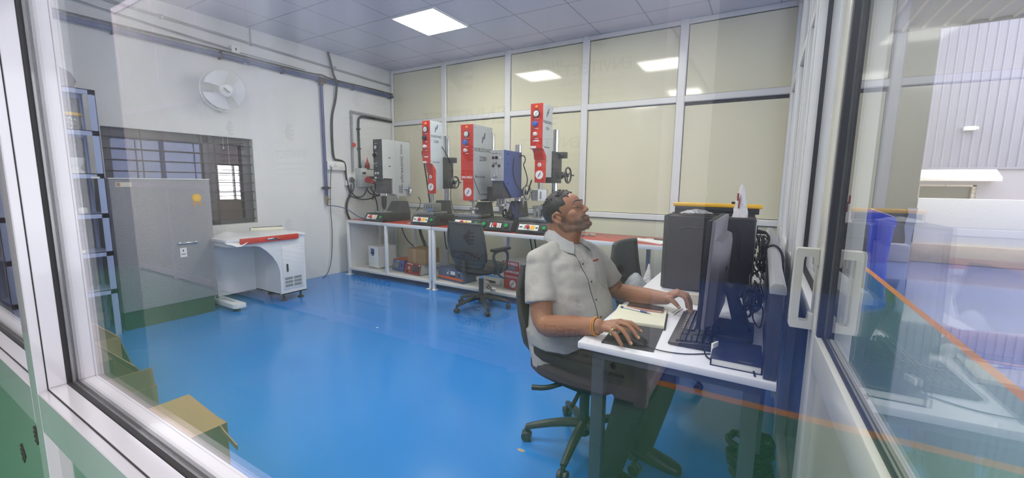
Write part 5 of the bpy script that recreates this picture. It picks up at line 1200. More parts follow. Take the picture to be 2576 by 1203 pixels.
def office_chair(label, grp, arms=True, spin=.65):
    t = thing('office_chair', label, 'chair', (0, 0, 0), 0, grp)
    fr_ = M('grey black chair frame', (58, 60, 59), .45, noise=(12, .05))
    for k in range(5):
        a = 2*PI*k/5+spin; c, s = math.cos(a), math.sin(a)
        b = MB(); b.tube([(.03*c, .03*s, .13), (.14*c, .14*s, .118), (.24*c, .24*s, .092), (.295*c, .295*s, .075)], [.026, .015], 10, smooth=1); l = b.build('base_leg', fr_, t)
        b = MB()
        for q in (-1, 1):
            ctr = Vector((.295*c-s*q*.014, .295*s+c*q*.014, .027)); b.cyl(ctr-Vector((-s, c, 0))*.010, ctr+Vector((-s, c, 0))*.010, .027, n=18, bev=.004)
        b.cyl((.295*c, .295*s, .03), (.295*c, .295*s, .075), .011); b.build('caster', fr_, l)
    b = MB(); b.cyl((0, 0, .07), (0, 0, .15), .032, n=18, bev=.003); b.cyl((0, 0, .15), (0, 0, .33), .026, n=16); b.mi = 1; b.cyl((0, 0, .33), (0, 0, .395), .014, n=14); b.build('gas_lift', [fr_, chrome], t)
    b = MB(); b.b6(-.09, .09, -.10, .12, .385, .42, .008); b.tube([(.05, .06, .40), (.16, .08, .39), (.22, .09, .355), (.255, .10, .35)], .010, 8, smooth=1); b.tube([(0, -.08, .40), (0, -.20, .395), (0, -.265, .43), (0, -.262, .56)], .026, 10, smooth=2); b.build('tilt_mechanism', fr_, t)
    b = MB(); b.loft([b.ring((0, .01+dy, z), (1, 0, 0), (0, 1, 0), rx, ry, 36, .55) for z, rx, ry, dy in ((.415, .15, .16, 0), (.42, .225, .225, 0), (.445, .245, .245, 0), (.475, .245, .245, 0), (.492, .225, .225, 0), (.497, .15, .15, 0))]); b.build('seat', M('charcoal seat cloth', (44, 45, 47), .85, noise=(60, .15)), t)
    b = MB(); b.sheet([[back_pt(-1+2*j/12, .10+.88*i/14) for j in range(13)] for i in range(15)], .0025, (0, -1, 0)); b.build('mesh_back', mesh_mat(), t)
    b = MB(); loop = [back_pt(-1+2*k/10, 1) for k in range(11)]+[back_pt(1, 1-k/12) for k in range(1, 13)]+[back_pt(1-2*k/10, 0) for k in range(1, 11)]+[back_pt(-1, k/12) for k in range(1, 12)]
    b.tube(loop, .014, 8, close=True); b.sheet([[back_pt(-.98+1.96*j/12, .0+.15*i/3) for j in range(13)] for i in range(4)], .014, (0, -1, 0)); b.build('back_frame', fr_, t)
    b = MB(); b.sheet([[back_pt(-.8+1.6*j/12, .17+.17*math.sin(PI*(j+.5)/13)*i/4)+Vector((0, -.012, 0)) for j in range(13)] for i in range(5)], .012, (0, -1, 0)); b.build('lumbar_pad', fr_, t)
    for q in ((-1, 1) if arms else ()):
        b = MB(); P = [(q*.20, .06, .41), (q*.262, .05, .44), (q*.272, .12, .55), (q*.27, .10, .655), (q*.27, -.06, .665), (q*.268, -.13, .62), (q*.265, -.06, .5), (q*.255, -.02, .44), (q*.2, -.02, .41)]
        b.tube(P, .015, 8, smooth=2); b.build('arm_loop', fr_, t)
        b = MB(); b.b6(q*.272-.034, q*.272+.034, -.14, .13, .662, .69, .011, 3); b.build('arm_pad', m_black, t)
    if not arms:
        b = MB(); P = []
        for dx, dy, z in ((.03, -.10, .405), (-.05, -.155, .40), (-.12, -.20, .372), (-.19, -.215, .365)):
            a = math.radians(104); P.append((dx*math.cos(a)-dy*math.sin(a), dx*math.sin(a)+dy*math.cos(a), z))
        b.tube(P, [.010, .014], 10, smooth=2); b.build('height_lever', m_black, t)
    return t
ch = office_chair('grey mesh backed chair pushed to the workbench, back to the camera', 'mesh backed swivel chairs')
ch.location = (-2.52, 3.60, 0); ch.rotation_euler = (0, 0, -.12)
mc = office_chair('dark swivel chair the man sits on', 'mesh backed swivel chairs', False, .3); mc.location = (-.70, 1.92, 0); mc.rotation_euler = (0, 0, math.radians(-104))
dup(mc, (-.56, 2.90, 0), math.radians(-94), 'mesh backed chair holding plastic bags beyond the man\'s left arm')
bagm = M('thin clear plastic', (214, 218, 222), .2, noise=(30, .06), bump=(60, 1.), alpha=.62)
b = MB(); random.seed(41)
b.loft([[Vector((r*math.cos(2*PI*i/20)*(1+random.uniform(-.22, .22)), r*.8*math.sin(2*PI*i/20)*(1+random.uniform(-.22, .22)), z)) for i in range(20)] for z, r in ((0, .05), (.04, .085), (.12, .09), (.18, .075), (.23, .045), (.26, .012))])
tag(b.build('plastic_bag', bagm, ang=60), 'crumpled clear plastic bag on the chair seat beyond the man\'s left arm', 'bag', None, (-.69, 2.80, .498))
b = MB(); b.loft([[Vector((r*math.cos(2*PI*i/16)*(1+random.uniform(-.2, .2)), r*.6*math.sin(2*PI*i/16)*(1+random.uniform(-.2, .2)), z)) for i in range(16)] for z, r in ((0, .05), (.1, .055), (.2, .035), (.27, .018), (.325, .004))])
tag(b.build('plastic_bag', M('white plastic bag', (236, 236, 232), .3, noise=(30, .05), bump=(60, .9)), ang=60), 'upright white plastic bag against the mesh chair back by the computer tower', 'bag', None, (-.615, 2.83, .498))
# ---------------------------------------------------------------- the seated man
PO = Vector((-.72, 1.90, 0))
man = thing('person', 'seated man in a grey short sleeved shirt looking up, right hand on the mouse', 'person', PO)
def W(*p): return Vector(p)-PO
def remesh(o, vox, it=4, fac=.5):
    m = o.modifiers.new('remesh', 'REMESH'); m.mode = 'VOXEL'; m.voxel_size = vox; m.use_smooth_shade = True
    s = o.modifiers.new('smooth', 'SMOOTH'); s.factor = fac; s.iterations = it
    return o
def limb(b, pts, n=16, end=True):
    """smooth tapering limb through (point, radius)"""
    P = [Vector(p) for p, r in pts]; R = [r for p, r in pts]
    for _ in range(2):
        Q, S = [P[0]], [R[0]]
        for i in range(len(P)-1): Q += [P[i]*.75+P[i+1]*.25, P[i]*.25+P[i+1]*.75]; S += [R[i]*.75+R[i+1]*.25, R[i]*.25+R[i+1]*.75]
        Q.append(P[-1]); S.append(R[-1]); P, R = Q, S
    rings = []; u = None
    for i, p in enumerate(P):
        t_ = (P[min(i+1, len(P)-1)]-P[max(i-1, 0)]).normalized()
        u = t_.orthogonal().normalized() if u is None else (u-t_*u.dot(t_)).normalized()
        rings.append(b.ring(p, u, t_.cross(u), R[i], R[i], n))
    b.loft(rings)
    if end: b.ell(P[0], (R[0],)*3); b.ell(P[-1], (R[-1],)*3)
TF, TL_ = Vector((.966, -.259, 0)), Vector((.259, .966, 0))       # which way the chest faces, and his left
rings_t = [(-.80, 1.890, .47, .185, .165), (-.79, 1.885, .54, .206, .188), (-.775, 1.880, .62, .212, .197), (-.770, 1.880, .70, .212, .200), (-.778, 1.882, .78, .212, .190), (-.792, 1.886, .86, .215, .172), (-.803, 1.892, .93, .222, .150), (-.810, 1.900, .985, .218, .122), (-.820, 1.905, 1.025, .165, .095), (-.828, 1.910, 1.06, .095, .075), (-.832, 1.912, 1.085, .068, .065)]
shR, elR, wrR = W(-.870, 1.705, .985), W(-.800, 1.620, .715), W(-.512, 1.525, .799)
shL, elL, wrL = W(-.735, 2.105, .962), W(-.632, 2.165, .775), W(-.358, 2.030, .815)
hipR, knR, ftR = W(-.80, 1.80, .555), W(-.40, 1.725, .50), W(-.50, 1.73, .06)
hipL, knL, ftL = W(-.76, 1.98, .555), W(-.33, 1.97, .50), W(-.42, 1.98, .06)

# head frame
HM = Matrix.Translation(W(-.836, 1.918, 1.196)) @ Matrix.Rotation(math.radians(4), 4, 'Z') @ Matrix.Rotation(math.radians(-27), 4, 'Y') @ Matrix.Scale(1.06, 4) @ Matrix.Diagonal((1, 1, .85, 1))
HB = MB(HM)
HB.ell((-.006, 0, .038), (.093, .077, .088), n=24, m=16)
HB.ell((.030, 0, .045), (.062, .064, .058)); HB.ell((.034, 0, -.035), (.056, .060, .078)); HB.ell((.052, 0, -.095), (.038, .040, .028)); HB.ell((.086, 0, -.100), (.016, .020, .017))
for s in (-1, 1):
    HB.cap((-.012, s*.062, -.045), (.000, s*.056, -.078), .018, .017); HB.cap((.000, s*.056, -.078), (.066, s*.024, -.112), .017, .013)
    HB.ell((.043, s*.039, -.020), (.032, .023, .028)); HB.ell((.056, s*.032, -.060), (.022, .020, .024))
    HB.cap((.076, s*.042, .028), (.091, s*.014, .026), .010, .010)                                         # brow
    HB.cap((.072, s*.048, .010), (.085, s*.020, .012), .0068, .0070); HB.cap((.070, s*.047, -.007), (.082, s*.021, -.006), .0045, .0045)   # lids
    HB.ell((.094, s*.0135, -.028), (.012, .009, .0085))                                                       # nostril wings
    # ear
    E3 = rot3('Z', s*18) @ rot3('Y', -12)
    HB.ell((-.014, s*.078, -.012), (.017, .006, .029), E3)
    pts = [Vector((0, 0, -.010))+q for q in [Vector((-.010, s*.082, -.030)), Vector((-.026, s*.088, -.012)), Vector((-.032, s*.090, .010)), Vector((-.022, s*.089, .028)), Vector((-.006, s*.084, .030)), Vector((.002, s*.080, .016))]]
    HB.tube(pts, .0055, 8, smooth=2); HB.ell((-.008, s*.081, -.041), (.008, .005, .009)); HB.ell((.002, s*.078, -.018), (.005, .004, .009))
HB.cap((.086, 0, .016), (.101, 0, -.018), .0085, .0110); HB.ell((.103, 0, -.025), (.0122, .0115, .0100))
HB.cap((.084, -.020, -.062), (.0945, 0, -.059), .0055, .0075); HB.cap((.084, .020, -.062), (.0945, 0, -.059), .0055, .0075)
HB.cap((.084, -.018, -.071), (.094, 0, -.073), .0055, .008); HB.cap((.084, .018, -.071), (.094, 0, -.073), .0055, .008)
HB.ell((.078, 0, -.060), (.014, .026, .026))
# neck, trunk, arms, legs, hands in the same surface
BB_ = HB; BB_.xf = Matrix.Identity(4)
hc = HM @ Vector((-.030, 0, -.035)); BB_.cap(hc, W(-.838, 1.914, 1.075), .058, .066, 18); BB_.cap(HM @ Vector((.02, 0, -.075)), W(-.806, 1.905, 1.065), .042, .052, 16); BB_.cap(HM @ Vector((-.06, 0, -.03)), W(-.875, 1.918, 1.06), .045, .055, 14)
BB_.loft([BB_.ring(W(x, y, z), TF, TL_, d-(.02 if z > .65 else .045), w-(.02 if z > .65 else .045), 28) for x, y, z, w, d in rings_t])
limb(BB_, [(shR+Vector((.01, .02, -.02)), .046), (shR*.5+elR*.5, .053), (elR, .048), (elR*.65+wrR*.35, .049), (elR*.25+wrR*.75, .040), (wrR, .031)])
limb(BB_, [(shL+Vector((0, -.02, -.02)), .046), (shL*.5+elL*.5, .053), (elL, .047), (elL*.65+wrL*.35, .047), (elL*.25+wrL*.75, .038), (wrL, .030)])
limb(BB_, [(hipR+Vector((.03, .0, -.02)), .075), (hipR*.4+knR*.6, .075), (knR, .058), (knR*.5+ftR*.5, .05), (ftR, .036)]); limb(BB_, [(hipL+Vector((.03, 0, -.02)), .075), (hipL*.4+knL*.6, .075), (knL, .058), (knL*.5+ftL*.5, .05), (ftL, .036)])
def hand(b, wr, fingers, thumb, r=.0088):
    for f in fingers:
        q = [W(*p) for p in f]; b.cap(wr, q[0], .0185, .0125, 12)
        b.cap(q[0], q[1], .0108, .0094); b.cap(q[1], q[2], .0094, .0085); b.cap(q[2], q[3], .0085, .0072)
        b.ell(q[0]+Vector((0, 0, .002)), (.0115,)*3)
    q = [W(*p) for p in thumb]; b.cap(wr*.75+q[0]*.25, q[0], .019, .0145); b.cap(q[0], q[1], .0135, .011); b.cap(q[1], q[2], .0108, .0085)
    b.ell(wr*.35+W(*fingers[1][0])*.65, (.030, .022, .014))
FR = [[(-.437, 1.570, .818), (-.397, 1.566, .822), (-.376, 1.562, .812), (-.358, 1.560, .797)],
      [(-.438, 1.547, .820), (-.393, 1.527, .823), (-.370, 1.514, .809), (-.352, 1.505, .790)],
      [(-.445, 1.524, .813), (-.406, 1.494, .812), (-.384, 1.482, .794), (-.370, 1.474, .775)],
      [(-.455, 1.502, .802), (-.427, 1.478, .795), (-.412, 1.470, .779), (-.400, 1.466, .765)]]
hand(BB_, wrR, FR, [(-.468, 1.580, .792), (-.437, 1.598, .782), (-.408, 1.600, .774)])
FL = [[(-.298, 2.000, .852), (-.262, 1.990, .842), (-.249, 1.988, .812), (-.242, 1.987, .780)],
      [(-.302, 2.020, .858), (-.262, 2.014, .852), (-.246, 2.012, .825), (-.239, 2.012, .785)],
      [(-.310, 2.042, .854), (-.270, 2.040, .847), (-.252, 2.037, .820), (-.244, 2.034, .784)],
      [(-.320, 2.060, .842), (-.285, 2.062, .834), (-.270, 2.061, .808), (-.264, 2.060, .778)]]
hand(BB_, wrL, FL, [(-.330, 1.992, .826), (-.306, 1.982, .812), (-.288, 1.980, .795)])
# skin: brown, darker where beard and lips are
skin = M('brown skin', (156, 108, 80), .5, noise=(22, .10), bump=(180, .12), spec=.4); nt = skin.node_tree; bs = nt.nodes['Principled BSDF']
src = bs.inputs['Base Color'].links[0].from_socket; tco = nt.nodes.new('ShaderNodeTexCoord')
def mask(points, r0, r1):
    last = None
    for p in points:
        d = nt.nodes.new('ShaderNodeVectorMath'); d.operation = 'DISTANCE'; d.inputs[1].default_value = p; nt.links.new(tco.outputs['Object'], d.inputs[0])
        if last is None: last = d.outputs['Value']
        else:
            mn = nt.nodes.new('ShaderNodeMath'); mn.operation = 'MINIMUM'; nt.links.new(last, mn.inputs[0]); nt.links.new(d.outputs['Value'], mn.inputs[1]); last = mn.outputs[0]
    mr = nt.nodes.new('ShaderNodeMapRange'); mr.inputs['From Min'].default_value = r1; mr.inputs['From Max'].default_value = r0; mr.inputs['To Min'].default_value = 0; mr.inputs['To Max'].default_value = 1
    nt.links.new(last, mr.inputs['Value']); return mr.outputs[0]
def blend(src, fac, col, k):
    ml = nt.nodes.new('ShaderNodeMath'); ml.operation = 'MULTIPLY'; ml.inputs[1].default_value = k; nt.links.new(fac, ml.inputs[0])
    mx = nt.nodes.new('ShaderNodeMix'); mx.data_type = 'RGBA'; nt.links.new(ml.outputs[0], mx.inputs['Factor']); nt.links.new(src, mx.inputs['A']); mx.inputs['B'].default_value = (*rgb(*col), 1); return mx.outputs['Result']
body = remesh(BB_.build('body', skin, man), .0036, 3)
from mathutils.bvhtree import BVHTree
bpy.context.view_layer.update()
_dg = bpy.context.evaluated_depsgraph_get(); _ev = body.evaluated_get(_dg); _me = _ev.to_mesh()
fbvh = BVHTree.FromPolygons([v.co.copy() for v in _me.vertices], [tuple(p.vertices) for p in _me.polygons]); _ev.to_mesh_clear()
def on_face(y, z, out=0.):
    """point on the face surface at local height z and side y"""
    a, b_ = HM @ Vector((.30, y*1.35, z)), HM @ Vector((0, y*.9, z)); d = (b_-a).normalized(); h = fbvh.ray_cast(a, d)
    return (h[0]-d*out) if h[0] else b_
hp = lambda x, y, z: HM @ Vector((x, y, z))
beard = [hp(.09, 0, -.10), hp(.070, .028, -.105), hp(.070, -.028, -.105), hp(.045, -.045, -.095), hp(.045, .045, -.095), hp(.018, -.058, -.075), hp(.018, .058, -.075), hp(.0, -.064, -.045), hp(.0, .064, -.045), hp(.045, 0, -.12), hp(.06, -.05, -.08)]
beard += [on_face(k*.011, z) for z in (-.084, -.096, -.108) for k in range(-3, 4)]+[on_face(s*y, z) for s in (-1, 1) for y, z in ((.040, -.088), (.047, -.080), (.038, -.100))]
c = blend(src, mask(beard, .010, .038), (54, 47, 44), .68)
c = blend(c, mask([on_face(k*.0075, -.0495-.008*(abs(k)/4)**1.5) for k in range(-4, 5)], .0045, .0105), (46, 39, 36), .78)
c = blend(c, mask([hp(.100, 0, -.058), hp(.098, 0, -.074), hp(.092, .014, -.062), hp(.092, -.014, -.062)], .005, .010), (140, 84, 74), .7)
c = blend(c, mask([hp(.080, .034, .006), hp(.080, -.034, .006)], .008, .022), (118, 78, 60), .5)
nt.links.new(c, bs.inputs['Base Color'])
# nails
b = MB(); nl = M('pale fingernail', (206, 164, 140), .3)
for f in FR[:3]+FL[:2]:
    p3, p2 = W(*f[3]), W(*f[2]); d = (p3-p2).normalized(); up = (Vector((0, 0, 1))-d*d.z).normalized(); sd = d.cross(up)
    R = Matrix((d, sd, up)).transposed(); b.ell(p3-d*.001+up*.0052, (.0065, .0052, .0022), R)
b.ell(W(-.286, 1.975, .797), (.007, .004, .006)); b.build('fingernails', nl, man)
# eyes and brows
for s in (-1, 1):
    b = MB(HM); b.ell((.0705, s*.034, .002), (.0115, .0115, .0100), n=18, m=12); e = b.build('eye', M('eye white', (112, 100, 94), .25), man)
    b = MB(HM); b.ell((.0800, s*.034, .002), (.0028, .0062, .0060)); b.build('iris', M('dark iris', (30, 20, 16), .1), e)
    b = MB(HM); b.xf = Matrix.Identity(4); P = [on_face(s*y, z, -.0008) for y, z in ((.050, .031), (.044, .0355), (.037, .0375), (.029, .0375), (.021, .0355), (.013, .032))]; b.tube(P, [.0034, .0062], 8, smooth=2); b.build('eyebrow', M('black hair', (24, 21, 20), .6, noise=(60, .3)), man)
# hair: a shell over the skull with a short tousled top
hairm = MATS['black hair']; b = MB(HM); random.seed(2)
nu, nv = 64, 36; cc = Vector((-.006, 0, .038)); grid = {}
def hp2(i, j, k):
    a = 2*PI*i/nu; t_ = -PI/2+PI*j/nv; d = Vector((math.cos(t_)*math.cos(a), math.cos(t_)*math.sin(a), math.sin(t_)))
    return cc+Vector((d.x*(.093+k), d.y*(.077+k*.9), d.z*(.088+k*1.5)))
def keep(p):
    x, y, z = p-cc; y = abs(y)
    if z > .045: return x < .066+.1*(z-.045)
    if z > .0: return x < (.048 if y > .045 else .07)
    if z > -.035: return x < .012 or (x < .022 and y > .07 and z > -.03)
    return x < -.040 and z > -.088
sel = [(i, j) for i in range(nu) for j in range(1, nv-1) if keep((hp2(i, j, 0)+hp2(i+1, j+1, 0))/2)]
for lay in (0,):
    for i, j in sel:
        top = max(0, (hp2(i, j, 0)-cc).z)/.088
        k0, k1 = -.012, .0005+.004*top
        q = [hp2(i, j, k1), hp2(i+1, j, k1), hp2(i+1, j+1, k1), hp2(i, j+1, k1)]; p = [hp2(i, j, k0), hp2(i+1, j, k0), hp2(i+1, j+1, k0), hp2(i, j+1, k0)]
        b._add(p+q, [(3, 2, 1, 0), (4, 5, 6, 7), (0, 1, 5, 4), (1, 2, 6, 5), (2, 3, 7, 6), (3, 0, 4, 7)])
for k in range(150):
    a = random.uniform(-PI, PI); t_ = random.uniform(.62, 1.45); d = Vector((math.cos(t_)*math.cos(a), math.cos(t_)*math.sin(a), math.sin(t_)))
    p = cc+Vector((d.x*.091, d.y*.076, d.z*.094))
    if not keep(p): continue
    tip = p+d*random.uniform(.004, .012)+Vector((random.uniform(-.004, .016), random.uniform(-.012, .012), 0)); b.cap(p, tip, .006, .0015, 6)
hair = b.build('hair', hairm, man); remesh(hair, .0032, 2, .4)
dt = bpy.data.textures.new('hair_clumps', 'CLOUDS'); dt.noise_scale = .008
dm = hair.modifiers.new('clumps', 'DISPLACE'); dm.texture = dt; dm.strength = .003; dm.texture_coords = 'LOCAL'

# shirt
shirt_m = M('grey shirt cloth', (176, 173, 166), .8, noise=(7, .06), bump=(9, 1.))
b = MB()
b.loft([b.ring(W(x, y, z), TF, TL_, d, w, 36, .93) for x, y, z, w, d in [(-.783, 1.883, .575, .208, .190)]+rings_t[2:-1]])
SR = [(shR+Vector((.03, .07, .005)), .066), (shR+Vector((0, .012, -.012)), .070), (shR*.55+elR*.45, .071), (shR*.36+elR*.64, .074)]
SL = [(shL+Vector((-.02, -.07, .005)), .066), (shL+Vector((0, -.012, -.012)), .068), (shL*.5+elL*.5, .073), (shL*.28+elL*.72, .070)]
for S in (SR, SL): limb(b, S, 20, False); b.ell(S[0][0], (S[0][1],)*3)
b.cap(shR+Vector((0, 0, .012)), W(-.83, 1.87, 1.045), .056, .046); b.cap(shL+Vector((0, 0, .012)), W(-.80, 1.95, 1.040), .054, .046)
# wrinkled tail hanging by the chair
b.loft([b.ring(W(-.86, 1.745, z), (1, 0, 0), (0, 1, 0), .085-(.60-z)*.25, .030, 14) for z in (.64, .60, .55, .50, .46)])
shirt = remesh(b.build('shirt', shirt_m, man), .006, 5)
ft = bpy.data.textures.new('cloth_folds', 'CLOUDS'); ft.noise_scale = .075; ft.noise_depth = 1
fm_ = shirt.modifiers.new('folds', 'DISPLACE'); fm_.texture = ft; fm_.strength = .013; fm_.mid_level = .55; fm_.texture_coords = 'LOCAL'
bpy.context.view_layer.update()
from mathutils.bvhtree import BVHTree
dg = bpy.context.evaluated_depsgraph_get(); ev = shirt.evaluated_get(dg); me = ev.to_mesh()
bvh = BVHTree.FromPolygons([v.co.copy() for v in me.vertices], [tuple(p.vertices) for p in me.polygons]); ev.to_mesh_clear()
def on_shirt(side, z, out=.0015):
    """point on the shirt front: side = metres to his left of the middle"""
    o = W(-.80, 1.89, z)+TF*.5+TL_*side; h = bvh.ray_cast(o, -TF)
    return (h[0]+TF*out, h[1]) if h[0] else (o-TF*.35, TF)
b = MB()
zs = [1.035-.025*k for k in range(15)]
b.sheet([[on_shirt(-.035+s, z, .0008)[0] for s in (-.014, 0, .014)] for z in zs], .0022, tuple(TF)); b.build('placket', shirt_m, man)
b = MB(); b.tube([on_shirt(-.050, z, .001)[0] for z in zs], .0016, 5); b.build('placket_edge', M('dark seam', (40, 40, 44), .7), man)
for k, z in enumerate((.975, .90, .82, .745)):
    p, n = on_shirt(-.034, z, .002); b = MB(); b.cyl(p, p+TF*.003, .0055, n=12, bev=.001); b.build('button', M('dark button', (44, 44, 50), .3), man)
b = MB(); P = [on_shirt(s, z, .001)[0] for s, z in ((.045, .965), (.125, .965), (.125, .875), (.085, .855), (.045, .875))]; b.tube(P, .0013, 5, close=True)
b.sheet([[on_shirt(.045+.08*j/4, .965-.09*i/4, .0004)[0] for j in range(5)] for i in range(5)], .0012, tuple(TF)); b.build('chest_pocket', shirt_m, man)
b = MB()
for k in range(7):
    p, n = on_shirt(.058+.0085*k, .978, .0015); b.box(p, (.0065, .002, .009), Matrix((TL_, TF, Vector((0, 0, 1)))).transposed())
b.build('chest_embroidery', m_redb, man, label='small red embroidered name')
# collar: two turned down wings
b = MB()
def wing(pts_top, pts_bot): b.sheet([[Vector(p) for p in pts_top], [(Vector(p)+Vector(q))/2+(((Vector(p)+Vector(q))/2)-W(-.832, 1.912, 1.06)).normalized()*.006 for p, q in zip(pts_top, pts_bot)], [Vector(p) for p in pts_bot]], .003, (0, 0, 1))
cN = lambda a, r, z: W(-.832, 1.910, z)+TF*(r*math.cos(a))+TL_*(r*1.0*math.sin(a))
R_top = [cN(a, .078, 1.118-.055*max(0, math.cos(a))) for a in (-PI, -2.6, -2.1, -1.6, -1.1, -.65, -.3)]; R_bot = [cN(a, .106+.036*max(0, math.cos(a*.9)), 1.075-.060*max(0, math.cos(a*.85))) for a in (-PI, -2.6, -2.1, -1.6, -1.1, -.75, -.55)]
L_top = [cN(-a, .078, 1.118-.055*max(0, math.cos(a))) for a in (-PI, -2.6, -2.1, -1.6, -1.1, -.65, -.3)]; L_bot = [cN(-a, .106+.036*max(0, math.cos(a*.9)), 1.075-.060*max(0, math.cos(a*.85))) for a in (-PI, -2.6, -2.1, -1.6, -1.1, -.75, -.55)]
wing(R_top, R_bot); wing(L_top, L_bot); b.build('collar', M('grey collar cloth', (166, 167, 166), .8, noise=(12, .05), bump=(40, .3)), man)
# trousers and shoes
b = MB(); b.loft([b.ring(W(x, y, z), TF, TL_, d, w, 28) for x, y, z, w, d in ((-.80, 1.890, .500, .175, .16), (-.80, 1.89, .53, .195, .178), (-.79, 1.886, .60, .202, .184), (-.785, 1.885, .64, .196, .178))])
for h, k, f in ((hipR, knR, ftR), (hipL, knL, ftL)): limb(b, [(h+Vector((0, 0, .008)), .098), (h*.5+k*.5, .092), (k, .076), (k*.5+f*.5, .066), (f+Vector((0, 0, .03)), .060)], 20)
remesh(b.build('trousers', M('dark green black trousers', (30, 34, 34), .85, noise=(14, .12), bump=(18, .5)), man), .008, 4)
for f in (ftR, ftL):
    b = MB(); o = Vector((f.x, f.y, 0)); b.loft([b.ring(o+Vector((x, -x*.15, h)), (0, 1, 0), (0, 0, 1), w, h, 20, .8) for x, w, h in ((-.075, .018, .03), (-.06, .034, .042), (0, .04, .045), (.07, .045, .034), (.14, .045, .026), (.18, .035, .021), (.195, .015, .015))]); b.build('shoe', m_black, man)
# ring and wrist thread
p, q = W(*FR[3][0]), W(*FR[3][1]); d = (q-p).normalized(); u = d.orthogonal().normalized(); v = d.cross(u); c0 = p+d*.018
b = MB(); b.tube([c0+u*(.0118*math.cos(2*PI*k/20))+v*(.0118*math.sin(2*PI*k/20)) for k in range(20)], .0026, 7, close=True); b.ell(c0+(Vector((0, -.3, 1))-d*(Vector((0, -.3, 1)).dot(d))).normalized()*.0135, (.005, .006, .003)); b.build('finger_ring', M('pale gold ring', (220, 206, 160), .2, 1.), man, label='pale gold ring')
d = (wrR-elR).normalized(); u = d.orthogonal().normalized(); v = d.cross(u); c0 = wrR-d*.012
b = MB()
for k, (o, m) in enumerate(((0, 0), (.004, 1), (.008, 0))):
    b.mi = m; b.tube([c0+d*(o+.006*math.sin(2*PI*i/24))+u*(.0365*math.cos(2*PI*i/24))+v*(.0365*math.sin(2*PI*i/24)) for i in range(24)], .0016, 6, close=True)
b.build('wrist_thread', [M('yellow thread', (220, 176, 70), .7), M('red thread', (196, 60, 40), .7)], man)
# ---------------------------------------------------------------- yard outside the right partition
yard_w = M('white lime washed wall', (232, 228, 222), .85, noise=(4, .05), bump=(20, .4))
b = MB(); b.b6(2.43, 12, 10.35, 10.55, 0, 1.16, .012)
b.mi = 1; b.b6(2.41, 12, 10.31, 10.35, 0, .34, .01)
struct(b.build('wall_boundary', [yard_w, M('stained beige plinth', (206, 188, 168), .85, noise=(5, .12), bump=(24, .4))]))
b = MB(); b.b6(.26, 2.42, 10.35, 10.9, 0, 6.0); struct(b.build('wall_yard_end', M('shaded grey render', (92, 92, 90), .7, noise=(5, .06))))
t = thing('plastic_sheet', 'torn plastic sheet hanging at the end of the grey yard wall', 'plastic sheet', (2.36, 10.3, 0))
b = MB(); random.seed(21); b.sheet([[(-.06+.06*j+random.uniform(-.02, .02), random.uniform(-.03, .0), .02+.12*i) for j in range(3)] for i in range(9)], .002, (0, 1, 0)); b.build('film', M('weathered film', (150, 156, 170), .3), t)
b = MB(); b.b6(-.25, .25, -.13, .13, 0, .32, .02); tag(b.build('concrete_block', M('pale concrete block', (168, 168, 178), .85, noise=(8, .08))), 'pale concrete block beside the blue bin at the yard wall', 'block', None, (2.10, 10.16, 0))
t = thing('dustbin', 'blue plastic dustbin with a tilted lid by the yard wall', 'bin', (1.865, 9.84, 0))
bn = M('blue bin plastic', (44, 70, 200), .35)
b = MB(); b.loft([b.ring((0, 0, z), (1, 0, 0), (0, 1, 0), r, r*.9, 28, .6) for z, r in ((0, .13), (.02, .14), (.64, .175), (.66, .19), (.70, .19))]); b.build('body', bn, t)
b = MB(); b.loft([[(-.19, -.175, .70), (.19, -.175, .70), (.19, .175, .70), (-.19, .175, .70)], [(-.18, -.165, .95), (.15, -.165, .82), (.15, .165, .82), (-.18, .165, .95)]]); b.build('lid', bn, t)
b = MB(); b.prism([(-.15, .94), (.13, .83), (.14, .84), (-.14, .955)], 'Y', -.14, .14); b.build('flap', M('pale flap', (214, 210, 206), .5), t)
# the shed beyond: plastered base, barred window, canopy, ribbed cladding
b = MB(); YS = 13.5
b.b6(-4, 16, YS, YS+.2, 0, .3); b.b6(-4, 2.2, YS, YS+.2, .3, 1.80); b.b6(4.12, 16, YS, YS+.2, .3, 1.80); b.b6(2.2, 4.12, YS, YS+.2, 1.42, 1.80); b.b6(2.2, 4.12, YS, YS+.2, .3, .72)
struct(b.build('wall_shed_base', M('lilac grey plaster', (170, 167, 178), .85, noise=(3, .04))))
w8 = thing('window_7', '', '', (0, 0, 0)); del w8['label']; del w8['category']; struct(w8)
b = MB()
for x in (2.2, 3.12, 4.06): b.b6(x, x+.06, YS+.02, YS+.1, .72, 1.42)
b.b6(2.2, 4.12, YS+.02, YS+.1, 1.38, 1.42); b.build('frame', M('cream frame', (222, 214, 204), .5), w8)
b = MB(); b.b6(2.2, 4.12, YS+.12, YS+.15, .72, 1.42); b.build('pane', M('dim window pane', (112, 112, 110), .2), w8)
b = MB(); [b.b6(2.2, 4.12, YS-.02, YS-.01, .78+k*.09, .787+k*.09) for k in range(7)]; [b.b6(x, x+.01, YS-.02, YS-.01, .72, 1.42) for x in (2.65, 3.6)]; b.build('grille', M('rusty bar', (110, 98, 92), .6), w8)
t = thing('window_canopy', 'white concrete canopy over the barred window of the shed', 'canopy', (3.1, YS, 1.5))
b = MB(); b.prism([(0, 0), (-.42, 0), (-.42, .08), (-.38, .09), (-.3, .14), (-.1, .26), (0, .27)], 'X', -1.2, 1.26, .01); b.build('slab', yard_w, t)
P = []; x = -4.; k = 0
while x < 16:
    P += [(x, 0), (x+.10, 0), (x+.113, -.028), (x+.137, -.028), (x+.15, 0)]; x += .15
b = MB(); n = len(P)
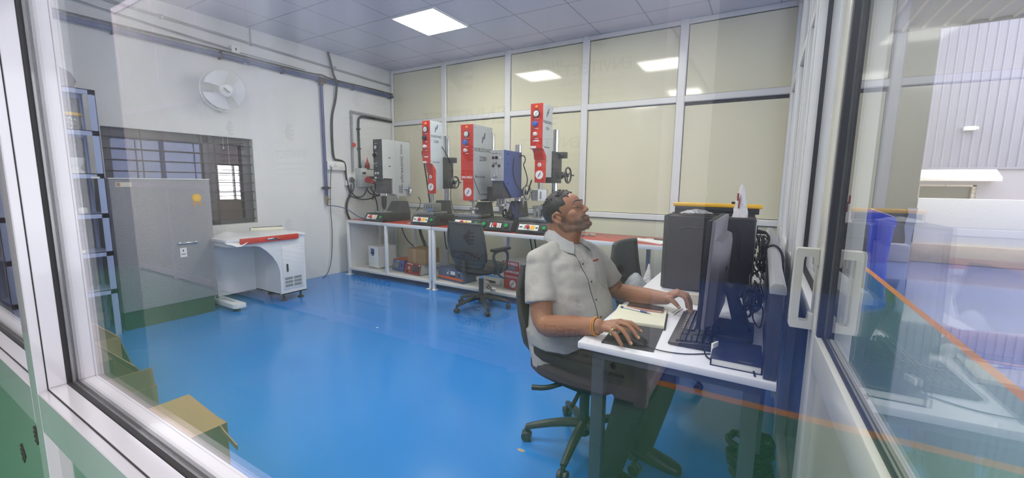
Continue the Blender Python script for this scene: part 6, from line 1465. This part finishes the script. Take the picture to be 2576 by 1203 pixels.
b._add([(px, YS-.02+py, z) for z in (1.80, 9.0) for px, py in P], [(i, i+1, n+i+1, n+i) for i in range(n-1)])
for z in (1.9, 3.42, 5.3):
    for i in range(70): b.cyl((-1+i*.25+.1, YS-.021, z+.012*(i % 3)), (-1+i*.25+.1, YS-.03, z+.012*(i % 3)), .009, n=6)
b.b6(-4, 16, YS-.05, YS-.01, 1.77, 1.81)
struct(b.build('wall_shed_cladding', M('lilac grey ribbed sheet', (150, 148, 163), .45, .1, noise=(3, .03))))
t = thing('security_camera', 'small white camera on the ribbed shed wall', 'camera', (3.82, YS-.05, 2.66))
b = MB(); b.b6(-.09, .09, -.14, -.02, -.045, .045, .01); b.build('body', m_white, t); b = MB(); b.cyl((.09, -.08, 0), (.14, -.08, 0), .035, n=16, bev=.005); b.build('lens', m_white, t); b = MB(); b.cyl((0, .03, 0), (0, -.03, 0), .03, n=14); b.build('mount', m_white, t)
# roof ribbed underneath; its unseen rear edge is placed to steer sky light
b = MB(); P = []; x = -9.; ZR = 3.5
while x < 11:
    P += [(x, 0), (x+.17, 0), (x+.18, -.028), (x+.20, -.028), (x+.21, 0)]; x += .21
n = len(P)
b._add([(px, y, ZR+py+(8.-y)*.012) for y in (-1.2, 8.0) for px, py in P], [(i, i+1, n+i+1, n+i) for i in range(n-1)])
b.b6(-9, 11, -1.2, 8.0, ZR+.25, ZR+.28); b.b6(-9, 11, 7.98, 8.02, ZR-.04, ZR+.3)
struct(b.build('roof_canopy', M('warm grey roof sheet', (150, 142, 138), .5, noise=(3, .03))))

b = MB(); b.b6(-8.6, 9, -6.2, -6, 0, 4.6); b.b6(-8.6, -8.4, -6, -.5, 0, 4.6); struct(b.build('wall_unseen_rear', M('dark sheet dimming reflections', (62, 64, 72), .6, noise=(3, .05))))  # unseen dark walls, added to darken what the front glass mirrors
# ---------------------------------------------------------------- light
wd = bpy.data.worlds.new('overcast sky'); SC.world = wd; wd.use_nodes = True
bg = wd.node_tree.nodes['Background']; bg.inputs['Color'].default_value = (.94, .93, 1.0, 1); bg.inputs['Strength'].default_value = 4.8
SC.view_settings.view_transform = 'Standard'; SC.view_settings.look = 'None'
SC.view_settings.exposure = 0.0; SC.view_settings.gamma = 1.0; SC.view_settings.use_curve_mapping = False
